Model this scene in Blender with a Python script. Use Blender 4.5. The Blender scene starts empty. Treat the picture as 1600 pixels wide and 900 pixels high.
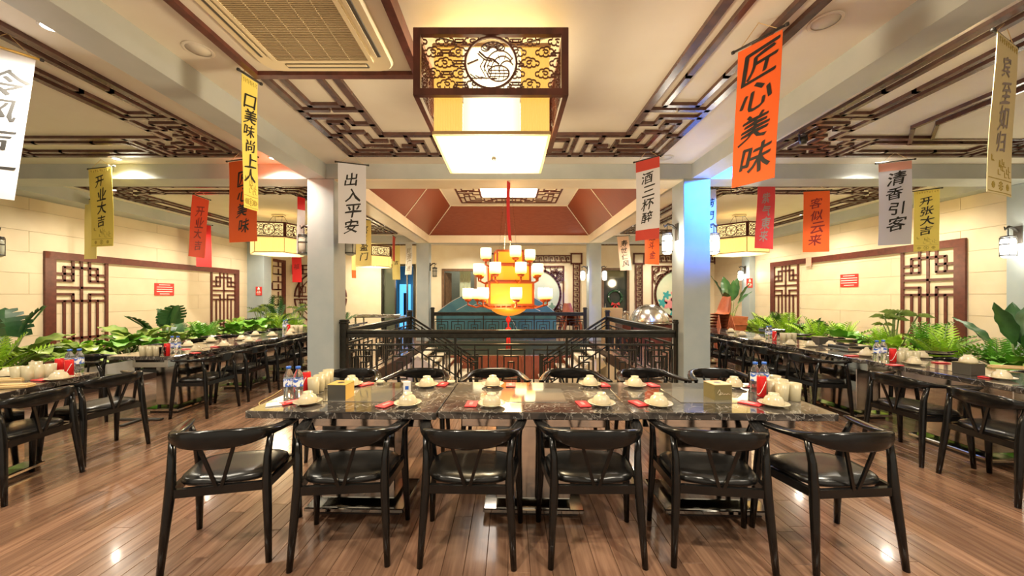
import bpy, math, random
from math import sin, cos, pi, sqrt, radians
from mathutils import Vector, Matrix
R = random.Random(7)
C = bpy.context.scene.collection
# ---------------------------------------------------------------- camera, world, exposure
F = 583.0; CX = 795.0; CY = 463.0; EYE = 1.45
cam_d = bpy.data.cameras.new('camera'); cam = bpy.data.objects.new('camera', cam_d); C.objects.link(cam)
cam.location = (0, 0, EYE); cam.rotation_euler = (pi/2, 0, 0)
cam_d.sensor_width = 36; cam_d.lens = F/1600*36; cam_d.shift_x = (800-CX)/1600; cam_d.shift_y = (CY-450)/1600
cam_d.clip_start = 0.05; cam_d.clip_end = 200
bpy.context.scene.camera = cam
w = bpy.data.worlds.new('world'); bpy.context.scene.world = w; w.use_nodes = True
w.node_tree.nodes['Background'].inputs[0].default_value = (1.0, .86, .66, 1)
w.node_tree.nodes['Background'].inputs[1].default_value = 0.42
vs = bpy.context.scene.view_settings
vs.view_transform = 'Standard'; vs.look = 'None'; vs.gamma = 1; vs.exposure = 0.95
try: vs.use_curve_mapping = False
except Exception: pass

def at(px, py, d): return Vector(((px-CX)*d/F, d, EYE+(CY-py)*d/F))      # picture measure at a known distance
def on(px, py, z=.75):                                                  # the same on a level of known height
    d = (EYE-z)*F/(py-CY); return Vector(((px-CX)*d/F, d, z))

def light(name, kind, loc, energy, color, size=.1, rot=(0,0,0), spot=None, blend=.6):
    l = bpy.data.lights.new(name, kind); l.energy = energy; l.color = color
    if kind == 'AREA': l.size = size
    else: l.shadow_soft_size = size
    if spot: l.spot_size = spot; l.spot_blend = blend
    o = bpy.data.objects.new(name, l); o.location = loc; o.rotation_euler = rot; C.objects.link(o); return o
WARM = (1, .80, .50); NEUT = (1, .90, .72)
# ceiling lights of each bay shine straight down from their recessed fittings (fittings are built further down)
DOWN = [(-3.35,2.72),(-5.6,5.33),(-3.35,5.3),(3.15,2.65),(5.2,5.2),(-6.3,2.7),(6.3,2.7),(-3.3,0.2),(3.3,0.2),
        (-7.3,6.9),(-7.3,9.0),(-7.3,11.2),(7.0,6.9),(7.0,9.0),(7.0,11.2),(-3.5,7.4),(3.5,7.4),(-3.5,10.4),(3.5,10.4),
        (-1.2,0.3),(1.5,0.6),(-5.5,13.3),(-1.6,13.3),(1.6,13.3),(5.5,13.3)]
for i, (x, y) in enumerate(DOWN):
    light('downlight_lamp', 'SPOT', (x, y, 3.37), 125 if y > .7 else 150, NEUT, .06, (0,0,0), radians(150), .9)
light('blue_stage_lamp', 'SPOT', (3.55, 4.55, 3.3), 430, (.02,.20,1), .05, (radians(68), 0, radians(24)), radians(70), .6)

# ---------------------------------------------------------------- mesh builder
class MB:
    def __init__(s): s.v=[]; s.f=[]; s.sm=[]; s.mi=[]
    def add(s, vs_, fs, smooth=False, mi=0):
        b=len(s.v); s.v += [tuple(p) for p in vs_]
        for f in fs: s.f.append([b+i for i in f]); s.sm.append(smooth); s.mi.append(mi)
        return s
    def box(s, c, d, rz=0, mi=0, M=None):
        x,y,z=[k/2 for k in d]; P=[(-x,-y,-z),(x,-y,-z),(x,y,-z),(-x,y,-z),(-x,-y,z),(x,-y,z),(x,y,z),(-x,y,z)]
        cr,sr=cos(rz),sin(rz)
        P=[(c[0]+p[0]*cr-p[1]*sr, c[1]+p[0]*sr+p[1]*cr, c[2]+p[2]) for p in P]
        if M: P=[M@Vector(p) for p in P]
        return s.add(P,[(0,3,2,1),(4,5,6,7),(0,1,5,4),(1,2,6,5),(2,3,7,6),(3,0,4,7)],mi=mi)
    def bx(s,x0,x1,y0,y1,z0,z1,mi=0): return s.box(((x0+x1)/2,(y0+y1)/2,(z0+z1)/2),(abs(x1-x0),abs(y1-y0),abs(z1-z0)),mi=mi)
    def bbox(s,c,d,b,mi=0):                                              # box with chamfered edges
        x,y,z=[k/2 for k in d]; rings=[]
        for zz,ins in ((-z,b),(-z+b,0),(z-b,0),(z,b)):
            X=x-ins; Y=y-ins; bb=b
            rings.append([(c[0]+a,c[1]+e,c[2]+zz) for a,e in ((-X+bb,-Y),(X-bb,-Y),(X,-Y+bb),(X,Y-bb),(X-bb,Y),(-X+bb,Y),(-X,Y-bb),(-X,-Y+bb))])
        return s.loft(rings,closed=True,smooth=False,mi=mi)
    def bar(s,p,q,wd,ht,up=(0,0,1),ext=0,mi=0):
        p=Vector(p);q=Vector(q);t=(q-p); L=t.length
        if L<1e-6: return s
        t/=L; p=p-t*ext; q=q+t*ext; u=Vector(up); sd=t.cross(u)
        if sd.length<1e-4: sd=t.cross(Vector((1,0,0)))
        sd.normalize(); u=sd.cross(t).normalized()
        P=[]
        for e in (p,q):
            for a,b in ((-1,-1),(1,-1),(1,1),(-1,1)): P.append(e+sd*a*wd/2+u*b*ht/2)
        return s.add(P,[(0,1,2,3),(7,6,5,4),(0,4,5,1),(1,5,6,2),(2,6,7,3),(3,7,4,0)],mi=mi)
    def loft(s,rings,closed=True,smooth=True,caps=True,mi=0):
        n=len(rings[0]); b=len(s.v)
        for r in rings: s.v+=[tuple(p) for p in r]
        for i in range(len(rings)-1):
            for j in range(n if closed else n-1):
                k=(j+1)%n
                s.f.append([b+i*n+j,b+i*n+k,b+(i+1)*n+k,b+(i+1)*n+j]); s.sm.append(smooth); s.mi.append(mi)
        if caps and closed:
            s.f.append([b+j for j in range(n)][::-1]); s.sm.append(False); s.mi.append(mi)
            s.f.append([b+(len(rings)-1)*n+j for j in range(n)]); s.sm.append(False); s.mi.append(mi)
        return s
    def tube(s,pts,rad,seg=8,caps=True,mi=0):
        pts=[Vector(p) for p in pts]
        if not hasattr(rad,'__len__'): rad=[rad]*len(pts)
        rings=[]; prev=None
        for i,p in enumerate(pts):
            t=(pts[min(i+1,len(pts)-1)]-pts[max(i-1,0)]).normalized()
            a=Vector((0,0,1)) if abs(t.z)<.9 else Vector((1,0,0))
            if prev is not None:
                a=prev-t*prev.dot(t)
            u=(a-t*a.dot(t)).normalized(); prev=u; w_=t.cross(u)
            rings.append([p+(u*cos(2*pi*k/seg)+w_*sin(2*pi*k/seg))*rad[i] for k in range(seg)])
        return s.loft(rings,caps=caps,mi=mi)
    def lathe(s,prof,seg=20,c=(0,0,0),mi=0,caps=True):
        rings=[[(c[0]+r*cos(2*pi*k/seg),c[1]+r*sin(2*pi*k/seg),c[2]+z) for k in range(seg)] for r,z in prof]
        return s.loft(rings,caps=caps,mi=mi)
    def prism(s,poly,h0,h1,axis='z',mi=0,smooth=False):
        def m(a,b,h): return (a,b,h) if axis=='z' else ((a,h,b) if axis=='y' else (h,a,b))
        n=len(poly); P=[m(a,b,h0) for a,b in poly]+[m(a,b,h1) for a,b in poly]
        s.add(P,[list(range(n))[::-1],[n+i for i in range(n)]],mi=mi)
        b=len(s.v)-2*n
        for i in range(n):
            j=(i+1)%n; s.f.append([b+i,b+j,b+n+j,b+n+i]); s.sm.append(smooth); s.mi.append(mi)
        return s
    def line2(s,pts,wd,M,th):                                            # ribbon of square section along a plane path; M maps (u,v,depth)
        for i in range(len(pts)-1):
            a=Vector((pts[i][0],pts[i][1],0)); b=Vector((pts[i+1][0],pts[i+1][1],0)); t=b-a
            if t.length<1e-6: continue
            t.normalize(); n=Vector((-t.y,t.x,0))*wd/2; e=t*wd*.35
            P=[M@(q+Vector((0,0,z))) for z in (0,th) for q in (a-e-n,b+e-n,b+e+n,a-e+n)]
            s.add(P,[(0,3,2,1),(4,5,6,7),(0,1,5,4),(1,2,6,5),(2,3,7,6),(3,0,4,7)])
        return s
    def xf(s,M): s.v=[tuple(M@Vector(p)) for p in s.v]; return s
    def mesh(s,name,mats):
        me=bpy.data.meshes.new(name); me.from_pydata(s.v,[],s.f)
        for m in (mats if isinstance(mats,(list,tuple)) else [mats]): me.materials.append(m)
        me.polygons.foreach_set('use_smooth',s.sm); me.polygons.foreach_set('material_index',s.mi); me.update()
        return me
def props(o,label=None,cat=None,group=None,kind=None):
    if label: o['label']=label
    if cat: o['category']=cat
    if group: o['group']=group
    if kind: o['kind']=kind
    return o
def O(name,mb,mat,parent=None,loc=None,rot=None,label=None,cat=None,group=None,kind=None):
    me=mb.mesh(name,mat) if isinstance(mb,MB) else mb
    o=bpy.data.objects.new(name,me); C.objects.link(o)
    if parent: o.parent=parent
    if loc is not None: o.location=loc
    if rot is not None: o.rotation_euler=rot
    return props(o,label,cat,group,kind)
def T(name,label,cat,loc=(0,0,0),rz=0,group=None,kind=None):
    o=bpy.data.objects.new(name,None); C.objects.link(o); o.location=loc; o.rotation_euler=(0,0,rz); o.empty_display_size=.1
    return props(o,label,cat,group,kind)
def S(name,mb,mat,**k): return O(name,mb,mat,kind='structure',**k)
def kids(o): return [c for c in bpy.data.objects if c.parent==o]
KID={}
def dup(root,loc,rz=0,label=None,group=None,scale=None):
    if root.name not in KID: KID[root.name]=[(c,[g for g in kids(c)]) for c in kids(root)]
    r=root.copy(); C.objects.link(r); r.location=loc; r.rotation_euler=(0,0,rz)
    if label: r['label']=label
    if group: r['group']=group
    if scale: r.scale=scale
    for c,gs in KID[root.name]:
        d=c.copy(); C.objects.link(d); d.parent=r
        for g in gs:
            e=g.copy(); C.objects.link(e); e.parent=d
    return r
class Proto:                                                             # first call moves the thing itself, later calls copy it
    def __init__(s,make): s.make=make; s.o=None
    def __call__(s,loc,rz,label,group=None):
        if s.o is None:
            s.o=s.make(); s.o.location=loc; s.o.rotation_euler=(0,0,rz); s.o['label']=label
            if group: s.o['group']=group
            return s.o
        return dup(s.o,loc,rz,label,group)
ORD=['first','second','third','fourth','fifth','sixth','seventh','eighth','ninth','tenth']

# ---------------------------------------------------------------- materials
def mat(name,col,rough=.5,metal=0,emit=None,es=0,spec=None,coat=0,trans=0,alpha=1,ior=None):
    m=bpy.data.materials.new(name); m.use_nodes=True; b=m.node_tree.nodes['Principled BSDF']
    b.inputs['Base Color'].default_value=(*col,1); b.inputs['Roughness'].default_value=rough; b.inputs['Metallic'].default_value=metal
    if emit: b.inputs['Emission Color'].default_value=(*emit,1); b.inputs['Emission Strength'].default_value=es
    if spec is not None: b.inputs['Specular IOR Level'].default_value=spec
    if coat: b.inputs['Coat Weight'].default_value=coat; b.inputs['Coat Roughness'].default_value=.08
    if trans: b.inputs['Transmission Weight'].default_value=trans
    if ior: b.inputs['IOR'].default_value=ior
    if alpha<1: b.inputs['Alpha'].default_value=alpha
    return m
def nodes(m): return m.node_tree.nodes, m.node_tree.links, m.node_tree.nodes['Principled BSDF']
def noisy(name,c1,c2,rough=.5,scale=8,stretch=(1,1,1),detail=5,bump=0,r2=None,contrast=(.35,.65),**k):
    m=mat(name,c1,rough,**k); n,l,b=nodes(m)
    tc=n.new('ShaderNodeTexCoord'); mp=n.new('ShaderNodeMapping'); mp.inputs['Scale'].default_value=stretch
    ns=n.new('ShaderNodeTexNoise'); ns.inputs['Scale'].default_value=scale; ns.inputs['Detail'].default_value=detail
    cr=n.new('ShaderNodeValToRGB'); cr.color_ramp.elements[0].color=(*c1,1); cr.color_ramp.elements[1].color=(*c2,1)
    cr.color_ramp.elements[0].position=contrast[0]; cr.color_ramp.elements[1].position=contrast[1]
    l.new(tc.outputs['Object'],mp.inputs[0]); l.new(mp.outputs[0],ns.inputs['Vector']); l.new(ns.outputs[0],cr.inputs[0]); l.new(cr.outputs[0],b.inputs['Base Color'])
    if r2 is not None:
        mr=n.new('ShaderNodeMapRange'); mr.inputs[3].default_value=rough; mr.inputs[4].default_value=r2
        l.new(ns.outputs[0],mr.inputs[0]); l.new(mr.outputs[0],b.inputs['Roughness'])
    if bump:
        bp=n.new('ShaderNodeBump'); bp.inputs['Strength'].default_value=bump; bp.inputs['Distance'].default_value=.004
        l.new(ns.outputs[0],bp.inputs['Height']); l.new(bp.outputs[0],b.inputs['Normal'])
    return m
M={}
M['ceiling']=noisy('ceiling_paint',(.80,.74,.62),(.84,.79,.68),.6,2,bump=.05)
M['beam']=noisy('beam_paint',(.47,.50,.48),(.52,.545,.52),.55,3)
M['cream']=noisy('cream_paint',(.86,.75,.54),(.90,.80,.60),.5,3)
M['wallpanel']=noisy('wall_panel',(.755,.615,.42),(.80,.67,.47),.55,2.2,bump=.05)
M['pillar']=noisy('pillar_paint',(.38,.445,.465),(.42,.48,.49),.45,4,bump=.05)
M['groove']=mat('groove',(.62,.55,.40),.8)
M['trim']=noisy('dark_red_wood',(.085,.022,.014),(.15,.04,.025),.32,14,(1,1,.3))
M['trimb']=noisy('bronze_brown_trim',(.075,.035,.028),(.12,.055,.04),.25,10)
M['lattice']=noisy('maroon_lattice_wood',(.10,.024,.016),(.145,.036,.023),.35,14)
M['roofwood']=noisy('red_roof_wood',(.27,.065,.03),(.31,.08,.038),.25,6,(1,6,1),r2=.35)
M['strip']=mat('white_seam_strip',(.9,.85,.72),.5)
M['black']=noisy('black_lacquer',(.004,.004,.004),(.007,.0065,.006),.17,20,spec=.4)
M['leather']=noisy('black_leather',(.008,.008,.0075),(.012,.0115,.011),.27,6)
M['rail']=noisy('dark_bronze_metal',(.022,.022,.018),(.04,.038,.03),.3,12,metal=.4)
M['steel']=noisy('polished_steel',(.58,.56,.52),(.68,.66,.61),.07,3,(1,1,6),metal=1,r2=.13)
M['chrome']=mat('bright_chrome',(.62,.61,.58),.24,1)
M['hob']=mat('hob_glass',(.42,.40,.36),.05,.75,spec=.9)
M['porc']=mat('cream_porcelain',(.58,.50,.34),.18,coat=.4)
M['cup']=mat('cream_melamine_cup',(.47,.41,.26),.3)
M['redpaper']=mat('red_packet',(.62,.03,.035),.4)
M['white']=mat('white',(.85,.84,.8),.5)
M['gold']=mat('gold_card',(.75,.48,.12),.3,.3)
M['darkcard']=mat('dark_card',(.06,.055,.045),.4)
M['olive']=mat('olive_card',(.16,.13,.05),.4)
M['blue']=mat('blue_plastic',(.03,.13,.55),.3)
M['label']=noisy('bottle_label',(.06,.16,.60),(.85,.87,.9),.35,30,contrast=(.48,.52))
M['pet']=mat('clear_bottle',(.92,.96,.98),.04,trans=.95,ior=1.2)
M['glass']=mat('clear_glass',(.95,.97,.97),.02,trans=1,ior=1.3)
M['canred']=mat('red_can',(.70,.02,.02),.25,.3)
M['wood']=mat('pale_wood',(.62,.42,.18),.45)
M['ink']=mat('black_ink',(.015,.013,.012),.6)
M['inkred']=mat('dark_red_ink',(.25,.01,.01),.6)
M['inkgold']=mat('gold_ink',(.50,.38,.06),.6)
M['inkgrey']=mat('grey_ink',(.35,.30,.28),.6)
M['acivory']=mat('ivory_plastic',(.80,.68,.44),.4)
M['acdark']=mat('vent_dark',(.10,.09,.07),.7)
M['grille']=mat('grille_tan',(.50,.40,.24),.5)
M['soil']=noisy('soil',(.05,.035,.02),(.10,.07,.04),.9,30)
M['planter']=noisy('planter_grey',(.42,.42,.38),(.50,.50,.45),.5,4)
M['basebd']=mat('dark_baseboard',(.04,.025,.02),.3)
M['terracotta']=noisy('terracotta_lacquer',(.40,.11,.05),(.50,.16,.08),.35,10)
M['tealglass']=noisy('teal_glass',(.07,.20,.27),(.12,.31,.38),.22,1.5)
M['darkglass']=mat('dark_glass',(.05,.06,.05),.06,spec=.8)
M['cable']=mat('yellow_cable',(.65,.45,.18),.5)
M['metalrod']=mat('dark_rod',(.03,.025,.02),.4)
M['sign']=mat('red_sign',(.75,.04,.03),.45)
M['amber']=mat('amber_panel',(.55,.22,.02),.5,emit=(1,.30,.008),es=.62)
M['amberbowl']=mat('amber_bowl',(.6,.25,.03),.35,emit=(1,.30,.01),es=.38)
M['chframe']=mat('orange_red_metal',(.40,.07,.012),.35,.2,emit=(1,.15,.01),es=.05)  # faint emission paints the chandelier's light onto its metal frame
M['downlight']=mat('lit_downlight',(1,1,1),.5,emit=(1,.93,.78),es=14)
M['hotcoil']=mat('blue_led',(.2,.4,1),.5,emit=(.1,.35,1),es=12)
def shade(name,col,es,c2=None,z0=0,z1=1):
    m=mat(name,(.55,.46,.30),.6,emit=col,es=es)
    if c2:
        n,l,b=nodes(m); tc=n.new('ShaderNodeTexCoord'); sp=n.new('ShaderNodeSeparateXYZ'); mr=n.new('ShaderNodeMapRange')
        mr.inputs[1].default_value=z0; mr.inputs[2].default_value=z1; cr=n.new('ShaderNodeMix'); cr.data_type='RGBA'
        cr.inputs[6].default_value=(*c2,1); cr.inputs[7].default_value=(*col,1)
        l.new(tc.outputs['Object'],sp.inputs[0]); l.new(sp.outputs[2],mr.inputs[0]); l.new(mr.outputs[0],cr.inputs[0]); l.new(cr.outputs[2],b.inputs['Emission Color'])
    return m
M['shade']=shade('glowing_glass_shade',(1,.86,.50),1.5,(1,.42,.03),.0,.13)
M['sconce']=shade('lit_white_sconce',(1,.95,.82),3)
M['sconce_off']=mat('unlit_frosted_sconce',(.42,.42,.34),.4)
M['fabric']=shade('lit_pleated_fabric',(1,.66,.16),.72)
M['fabricmid']=shade('lit_pleated_fabric_painted_bright',(1,.85,.50),1.8)
M['fabricside']=shade('lit_pleated_fabric_painted_dim',(1,.52,.08),.50)  # dimmer copy of the cloth, falloff towards the corners put into its emission
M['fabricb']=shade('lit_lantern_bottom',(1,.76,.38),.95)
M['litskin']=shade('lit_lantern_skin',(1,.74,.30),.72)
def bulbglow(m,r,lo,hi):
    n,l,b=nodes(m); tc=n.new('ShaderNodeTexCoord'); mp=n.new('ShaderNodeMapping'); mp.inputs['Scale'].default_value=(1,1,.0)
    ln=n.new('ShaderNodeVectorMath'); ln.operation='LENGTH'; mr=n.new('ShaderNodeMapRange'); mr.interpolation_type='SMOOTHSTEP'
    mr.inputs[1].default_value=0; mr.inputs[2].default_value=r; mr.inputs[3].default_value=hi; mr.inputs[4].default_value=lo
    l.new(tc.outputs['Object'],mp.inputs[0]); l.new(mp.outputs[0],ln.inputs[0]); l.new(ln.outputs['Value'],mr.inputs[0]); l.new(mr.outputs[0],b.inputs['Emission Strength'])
bulbglow(M['fabricb'],.45,.24,.95); bulbglow(M['fabricmid'],.22,.62,1.9)  # glow fading outward from an imagined bulb, painted into the emission
M['skyl']=shade('lit_ceiling_panel',(1,.93,.85),3.2)
M['bluelit']=shade('blue_lit_panel',(.08,.42,.95),.9)  # blue light on the corridor doors is put in as emission
def cloth(name,col,tr=.25):
    m=mat(name,col,.7); n,l,b=nodes(m); ns=n.new('ShaderNodeTexNoise'); ns.inputs['Scale'].default_value=180
    bp=n.new('ShaderNodeBump'); bp.inputs['Strength'].default_value=.1; l.new(ns.outputs[0],bp.inputs['Height']); l.new(bp.outputs[0],b.inputs['Normal'])
    return m
for k,c in dict(orange=(.90,.13,.015),redorange=(.80,.07,.02),red=(.75,.02,.02),yellow=(.90,.74,.16),paleyellow=(.72,.60,.20),cwhite=(.74,.73,.78),
                cream=(.85,.74,.40),pink=(.85,.42,.30),palepink=(.85,.60,.45),bandred=(.60,.06,.04),crimson=(.75,.04,.05)).items(): M['c_'+k]=cloth('cloth_'+k,c)
def marble():
    m=mat('black_marble',(.02,.018,.018),.07,coat=.6,spec=.7); n,l,b=nodes(m)
    tc=n.new('ShaderNodeTexCoord'); ns=n.new('ShaderNodeTexNoise'); ns.inputs['Scale'].default_value=5.5; ns.inputs['Detail'].default_value=9; ns.inputs['Distortion'].default_value=2.2
    cr=n.new('ShaderNodeValToRGB'); e=cr.color_ramp.elements; e[0].position=.485; e[0].color=(.035,.03,.027,1); e[1].position=.52; e[1].color=(.035,.03,.027,1)
    x=cr.color_ramp.elements.new(.50); x.color=(.30,.28,.25,1)
    n2=n.new('ShaderNodeTexNoise'); n2.inputs['Scale'].default_value=7; n2.inputs['Detail'].default_value=6
    c2=n.new('ShaderNodeValToRGB'); c2.color_ramp.elements[0].position=.5; c2.color_ramp.elements[0].color=(0,0,0,1); c2.color_ramp.elements[1].position=.8; c2.color_ramp.elements[1].color=(.14,.12,.10,1)
    mx=n.new('ShaderNodeMix'); mx.data_type='RGBA'; mx.blend_type='ADD'; mx.inputs[0].default_value=1
    l.new(tc.outputs['Object'],ns.inputs['Vector']); l.new(tc.outputs['Object'],n2.inputs['Vector']); l.new(ns.outputs[0],cr.inputs[0]); l.new(n2.outputs[0],c2.inputs[0])
    l.new(cr.outputs[0],mx.inputs[6]); l.new(c2.outputs[0],mx.inputs[7]); l.new(mx.outputs[2],b.inputs['Base Color'])
    return m
M['marble']=marble()
def plankmat():
    m=mat('polished_floor_wood',(.25,.10,.05),.2,coat=.3); n,l,b=nodes(m)
    tc=n.new('ShaderNodeTexCoord'); mp=n.new('ShaderNodeMapping'); mp.inputs['Scale'].default_value=(26,1.6,1)
    oi=n.new('ShaderNodeNewGeometry'); ns=n.new('ShaderNodeTexNoise'); ns.noise_dimensions='4D'; ns.inputs['Scale'].default_value=1.6; ns.inputs['Detail'].default_value=6
    ob=n.new('ShaderNodeObjectInfo'); ad=n.new('ShaderNodeMath'); ad.operation='ADD'
    l.new(oi.outputs['Random Per Island'],ad.inputs[0]); l.new(ob.outputs['Random'],ad.inputs[1])
    ml=n.new('ShaderNodeMath'); ml.operation='MULTIPLY'; ml.inputs[1].default_value=37; l.new(ad.outputs[0],ml.inputs[0]); l.new(ml.outputs[0],ns.inputs['W'])
    fr=n.new('ShaderNodeMath'); fr.operation='FRACT'; l.new(ml.outputs[0],fr.inputs[0])
    l.new(tc.outputs['Object'],mp.inputs[0]); l.new(mp.outputs[0],ns.inputs['Vector'])
    cr=n.new('ShaderNodeValToRGB'); e=cr.color_ramp.elements; e[0].position=.3; e[0].color=(.135,.068,.042,1); e[1].position=.75; e[1].color=(.29,.165,.10,1)
    hs=n.new('ShaderNodeHueSaturation'); mr=n.new('ShaderNodeMapRange'); mr.inputs[3].default_value=.75; mr.inputs[4].default_value=1.3
    l.new(fr.outputs[0],mr.inputs[0]); l.new(mr.outputs[0],hs.inputs['Value']); l.new(ns.outputs[0],cr.inputs[0]); l.new(cr.outputs[0],hs.inputs['Color']); l.new(hs.outputs[0],b.inputs['Base Color'])
    m2=n.new('ShaderNodeMapRange'); m2.inputs[3].default_value=.14; m2.inputs[4].default_value=.30; l.new(ns.outputs[0],m2.inputs[0]); l.new(m2.outputs[0],b.inputs['Roughness'])
    bp=n.new('ShaderNodeBump'); bp.inputs['Strength'].default_value=.08; bp.inputs['Distance'].default_value=.002; l.new(ns.outputs[0],bp.inputs['Height']); l.new(bp.outputs[0],b.inputs['Normal'])
    return m
M['plank']=plankmat()
def leafmat(name,edge,mid,wd=.25):
    m=mat(name,edge,.35); n,l,b=nodes(m); tc=n.new('ShaderNodeTexCoord'); sp=n.new('ShaderNodeSeparateXYZ'); ab=n.new('ShaderNodeMath'); ab.operation='ABSOLUTE'
    ns=n.new('ShaderNodeTexNoise'); ns.inputs['Scale'].default_value=22; ad=n.new('ShaderNodeMath'); ad.operation='MULTIPLY_ADD'; ad.inputs[1].default_value=.12
    cr=n.new('ShaderNodeValToRGB'); e=cr.color_ramp.elements; e[0].position=.02; e[0].color=(*mid,1); e[1].position=wd; e[1].color=(*edge,1)
    l.new(tc.outputs['Object'],sp.inputs[0]); l.new(tc.outputs['Object'],ns.inputs['Vector']); l.new(sp.outputs[0],ab.inputs[0]); l.new(ns.outputs[0],ad.inputs[0]); l.new(ab.outputs[0],ad.inputs[2])
    l.new(ad.outputs[0],cr.inputs[0]); l.new(cr.outputs[0],b.inputs['Base Color']); b.inputs['Subsurface Weight'].default_value=0
    return m
M['leafvar']=leafmat('variegated_leaf',(.07,.20,.035),(.42,.52,.10),.20)
M['leafgreen']=leafmat('mid_green_leaf',(.11,.32,.03),(.24,.50,.07),.14)
M['leaflime']=leafmat('lime_leaf',(.28,.52,.03),(.48,.66,.08),.16)
M['leafdark']=leafmat('dark_leaf',(.025,.09,.03),(.06,.16,.05),.14)
M['stem']=mat('plant_stem',(.20,.26,.10),.5)
M['stemred']=mat('reddish_stem',(.35,.10,.05),.5)
M['leafolive']=leafmat('olive_leaf',(.20,.28,.07),(.30,.38,.10),.14)
# ================================================================ SETTING
XL,XR=-8.5,8.0; YB=14.5; YF=-3.0; ZC=3.42; ZB=3.2
HX,HY0,HY1=2.6,5.95,12.1                                                 # stairwell and roof opening
fl=MB()
for a in ((XL-.2,-HX,YF,YB+3),(HX,XR+.2,YF,YB+3),(-HX,HX,YF,HY0),(-HX,HX,HY1,YB+3)): fl.bx(*a,-.30,-.022)
floor=S('floor',fl,mat('subfloor',(.05,.025,.015),.6))
def plank_mb(x0,x1,y0,y1,mb=None):
    mb=mb or MB(); g=.0007; x0+=g;x1-=g;y0+=g;y1-=g; c=.002; b=[(x0,y0,-.021),(x1,y0,-.021),(x1,y1,-.021),(x0,y1,-.021)]
    m=[(p[0],p[1],-.003) for p in b]; t=[(x0+c,y0+c,0),(x1-c,y0+c,0),(x1-c,y1-c,0),(x0+c,y1-c,0)]
    n=b+m+t; f=[(8,9,10,11)]
    for k in range(4):
        j=(k+1)%4; f+=[(k,j,4+j,4+k),(4+k,4+j,8+j,8+k)]
    return mb.add(n,f)
pl=[]; PW=.118
ix=int((XR-XL)/PW)
for i in range(ix+1):
    x0=XL+i*PW; x1=min(x0+PW,XR)
    if x1-x0<.02: continue
    rng=[(YF,YB)]
    if x1>-HX+.01 and x0<HX-.01:
        rng=[(YF,HY0),(HY1,YB)]
    for a,b in rng:
        y=a-R.random()*1.0
        while y<b:
            L=.75+R.random()*.75; p,q=max(y,a),min(y+L,b)
            if q-p>.03: pl.append((x0,x1,p,q))
            y+=L
def vis(p):
    xc=(p[0]+p[1])/2; yc=(p[2]+p[3])/2
    return p[3]>1.95 and abs(xc)*F/max(yc,1.9)<815 
pl.sort(key=lambda p:((p[2]+p[3])/2 if vis(p) else 99))
near=pl[:300]; rest=MB()
for p in near: O('plank',plank_mb(*p),M['plank'],floor)
for p in pl[300:]: plank_mb(*p,mb=rest)
O('plank',rest,M['plank'],floor,kind='stuff')

def wall_side(name,xw,sgn):
    wb=MB().bx(xw,xw+sgn*.15,YF,YB+.15,-.3,3.5); wo=S(name,wb,M['groove']); H=.372; k=0
    z=0.0
    while z<3.15:
        y=YF+ (k%2)*-1.2
        while y<YB:
            p,q=max(y,YF),min(y+2.4,YB)
            if q-p>.1:
                O('wall_panel',MB().box((0,0,0),(.012,q-p-.006,min(H,3.19-z)-.006)),M['wallpanel'],wo,loc=(xw-sgn*.006,(p+q)/2,z+min(H,3.19-z)/2))
            y+=2.4
        z+=H; k+=1
    return wo
wall_side('wall_left',XL,-1); wall_side('wall_right',XR,1)
wb=MB(); DO=[(-4.95,-3.62,2.70),(-2.60,-1.25,2.52),(3.60,4.68,2.55)]
xs=XL
for a,b,h in DO: wb.bx(xs,a,YB,YB+.15,0,3.42); wb.bx(a,b,YB,YB+.15,h,3.42); xs=b
wb.bx(xs,XR,YB,YB+.15,0,3.42); S('wall_back',wb,M['cream'])
# corridor and room behind the back wall openings
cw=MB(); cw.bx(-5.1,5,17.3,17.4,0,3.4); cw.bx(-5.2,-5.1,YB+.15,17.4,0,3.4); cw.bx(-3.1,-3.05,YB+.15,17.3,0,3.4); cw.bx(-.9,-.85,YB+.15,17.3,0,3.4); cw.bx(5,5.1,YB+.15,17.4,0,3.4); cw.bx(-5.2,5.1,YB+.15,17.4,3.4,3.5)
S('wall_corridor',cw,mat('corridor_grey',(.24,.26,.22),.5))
light('corridor_lamp','POINT',(-2,16,2.9),25,NEUT,.15); light('corridor_blue_lamp','POINT',(-4.2,16.4,2.0),14,(.1,.4,1),.2)

cb=MB()
for a in ((XL-.15,-HX,YF,YB+.15),(HX,XR+.15,YF,YB+.15),(-HX,HX,YF,HY0),(-HX,HX,HY1,YB+.15)): cb.bx(*a,ZC,ZC+.12)
ceil=S('ceiling',cb,M['ceiling'])
def beam(*a,m='beam'): return S('ceiling_beam',MB().bx(*a),M[m])
beam(XL,XR,5.55,5.95,ZB,ZC); beam(XL,XR,12.1,12.5,ZB,ZC)
beam(-3.0,-2.72,YF,5.55,ZB,ZC); beam(2.72,3.0,YF,5.55,ZB,ZC)
beam(-3.0,-2.62,5.95,12.1,ZB,ZC); beam(2.62,3.0,5.95,12.1,ZB,ZC)
for x0,x1 in ((XL,-8.0),(7.72,XR)):
    for y0,y1 in ((YF,5.55),(5.95,12.1),(12.5,YB)): beam(x0,x1,y0,y1,ZB,ZC)
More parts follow.
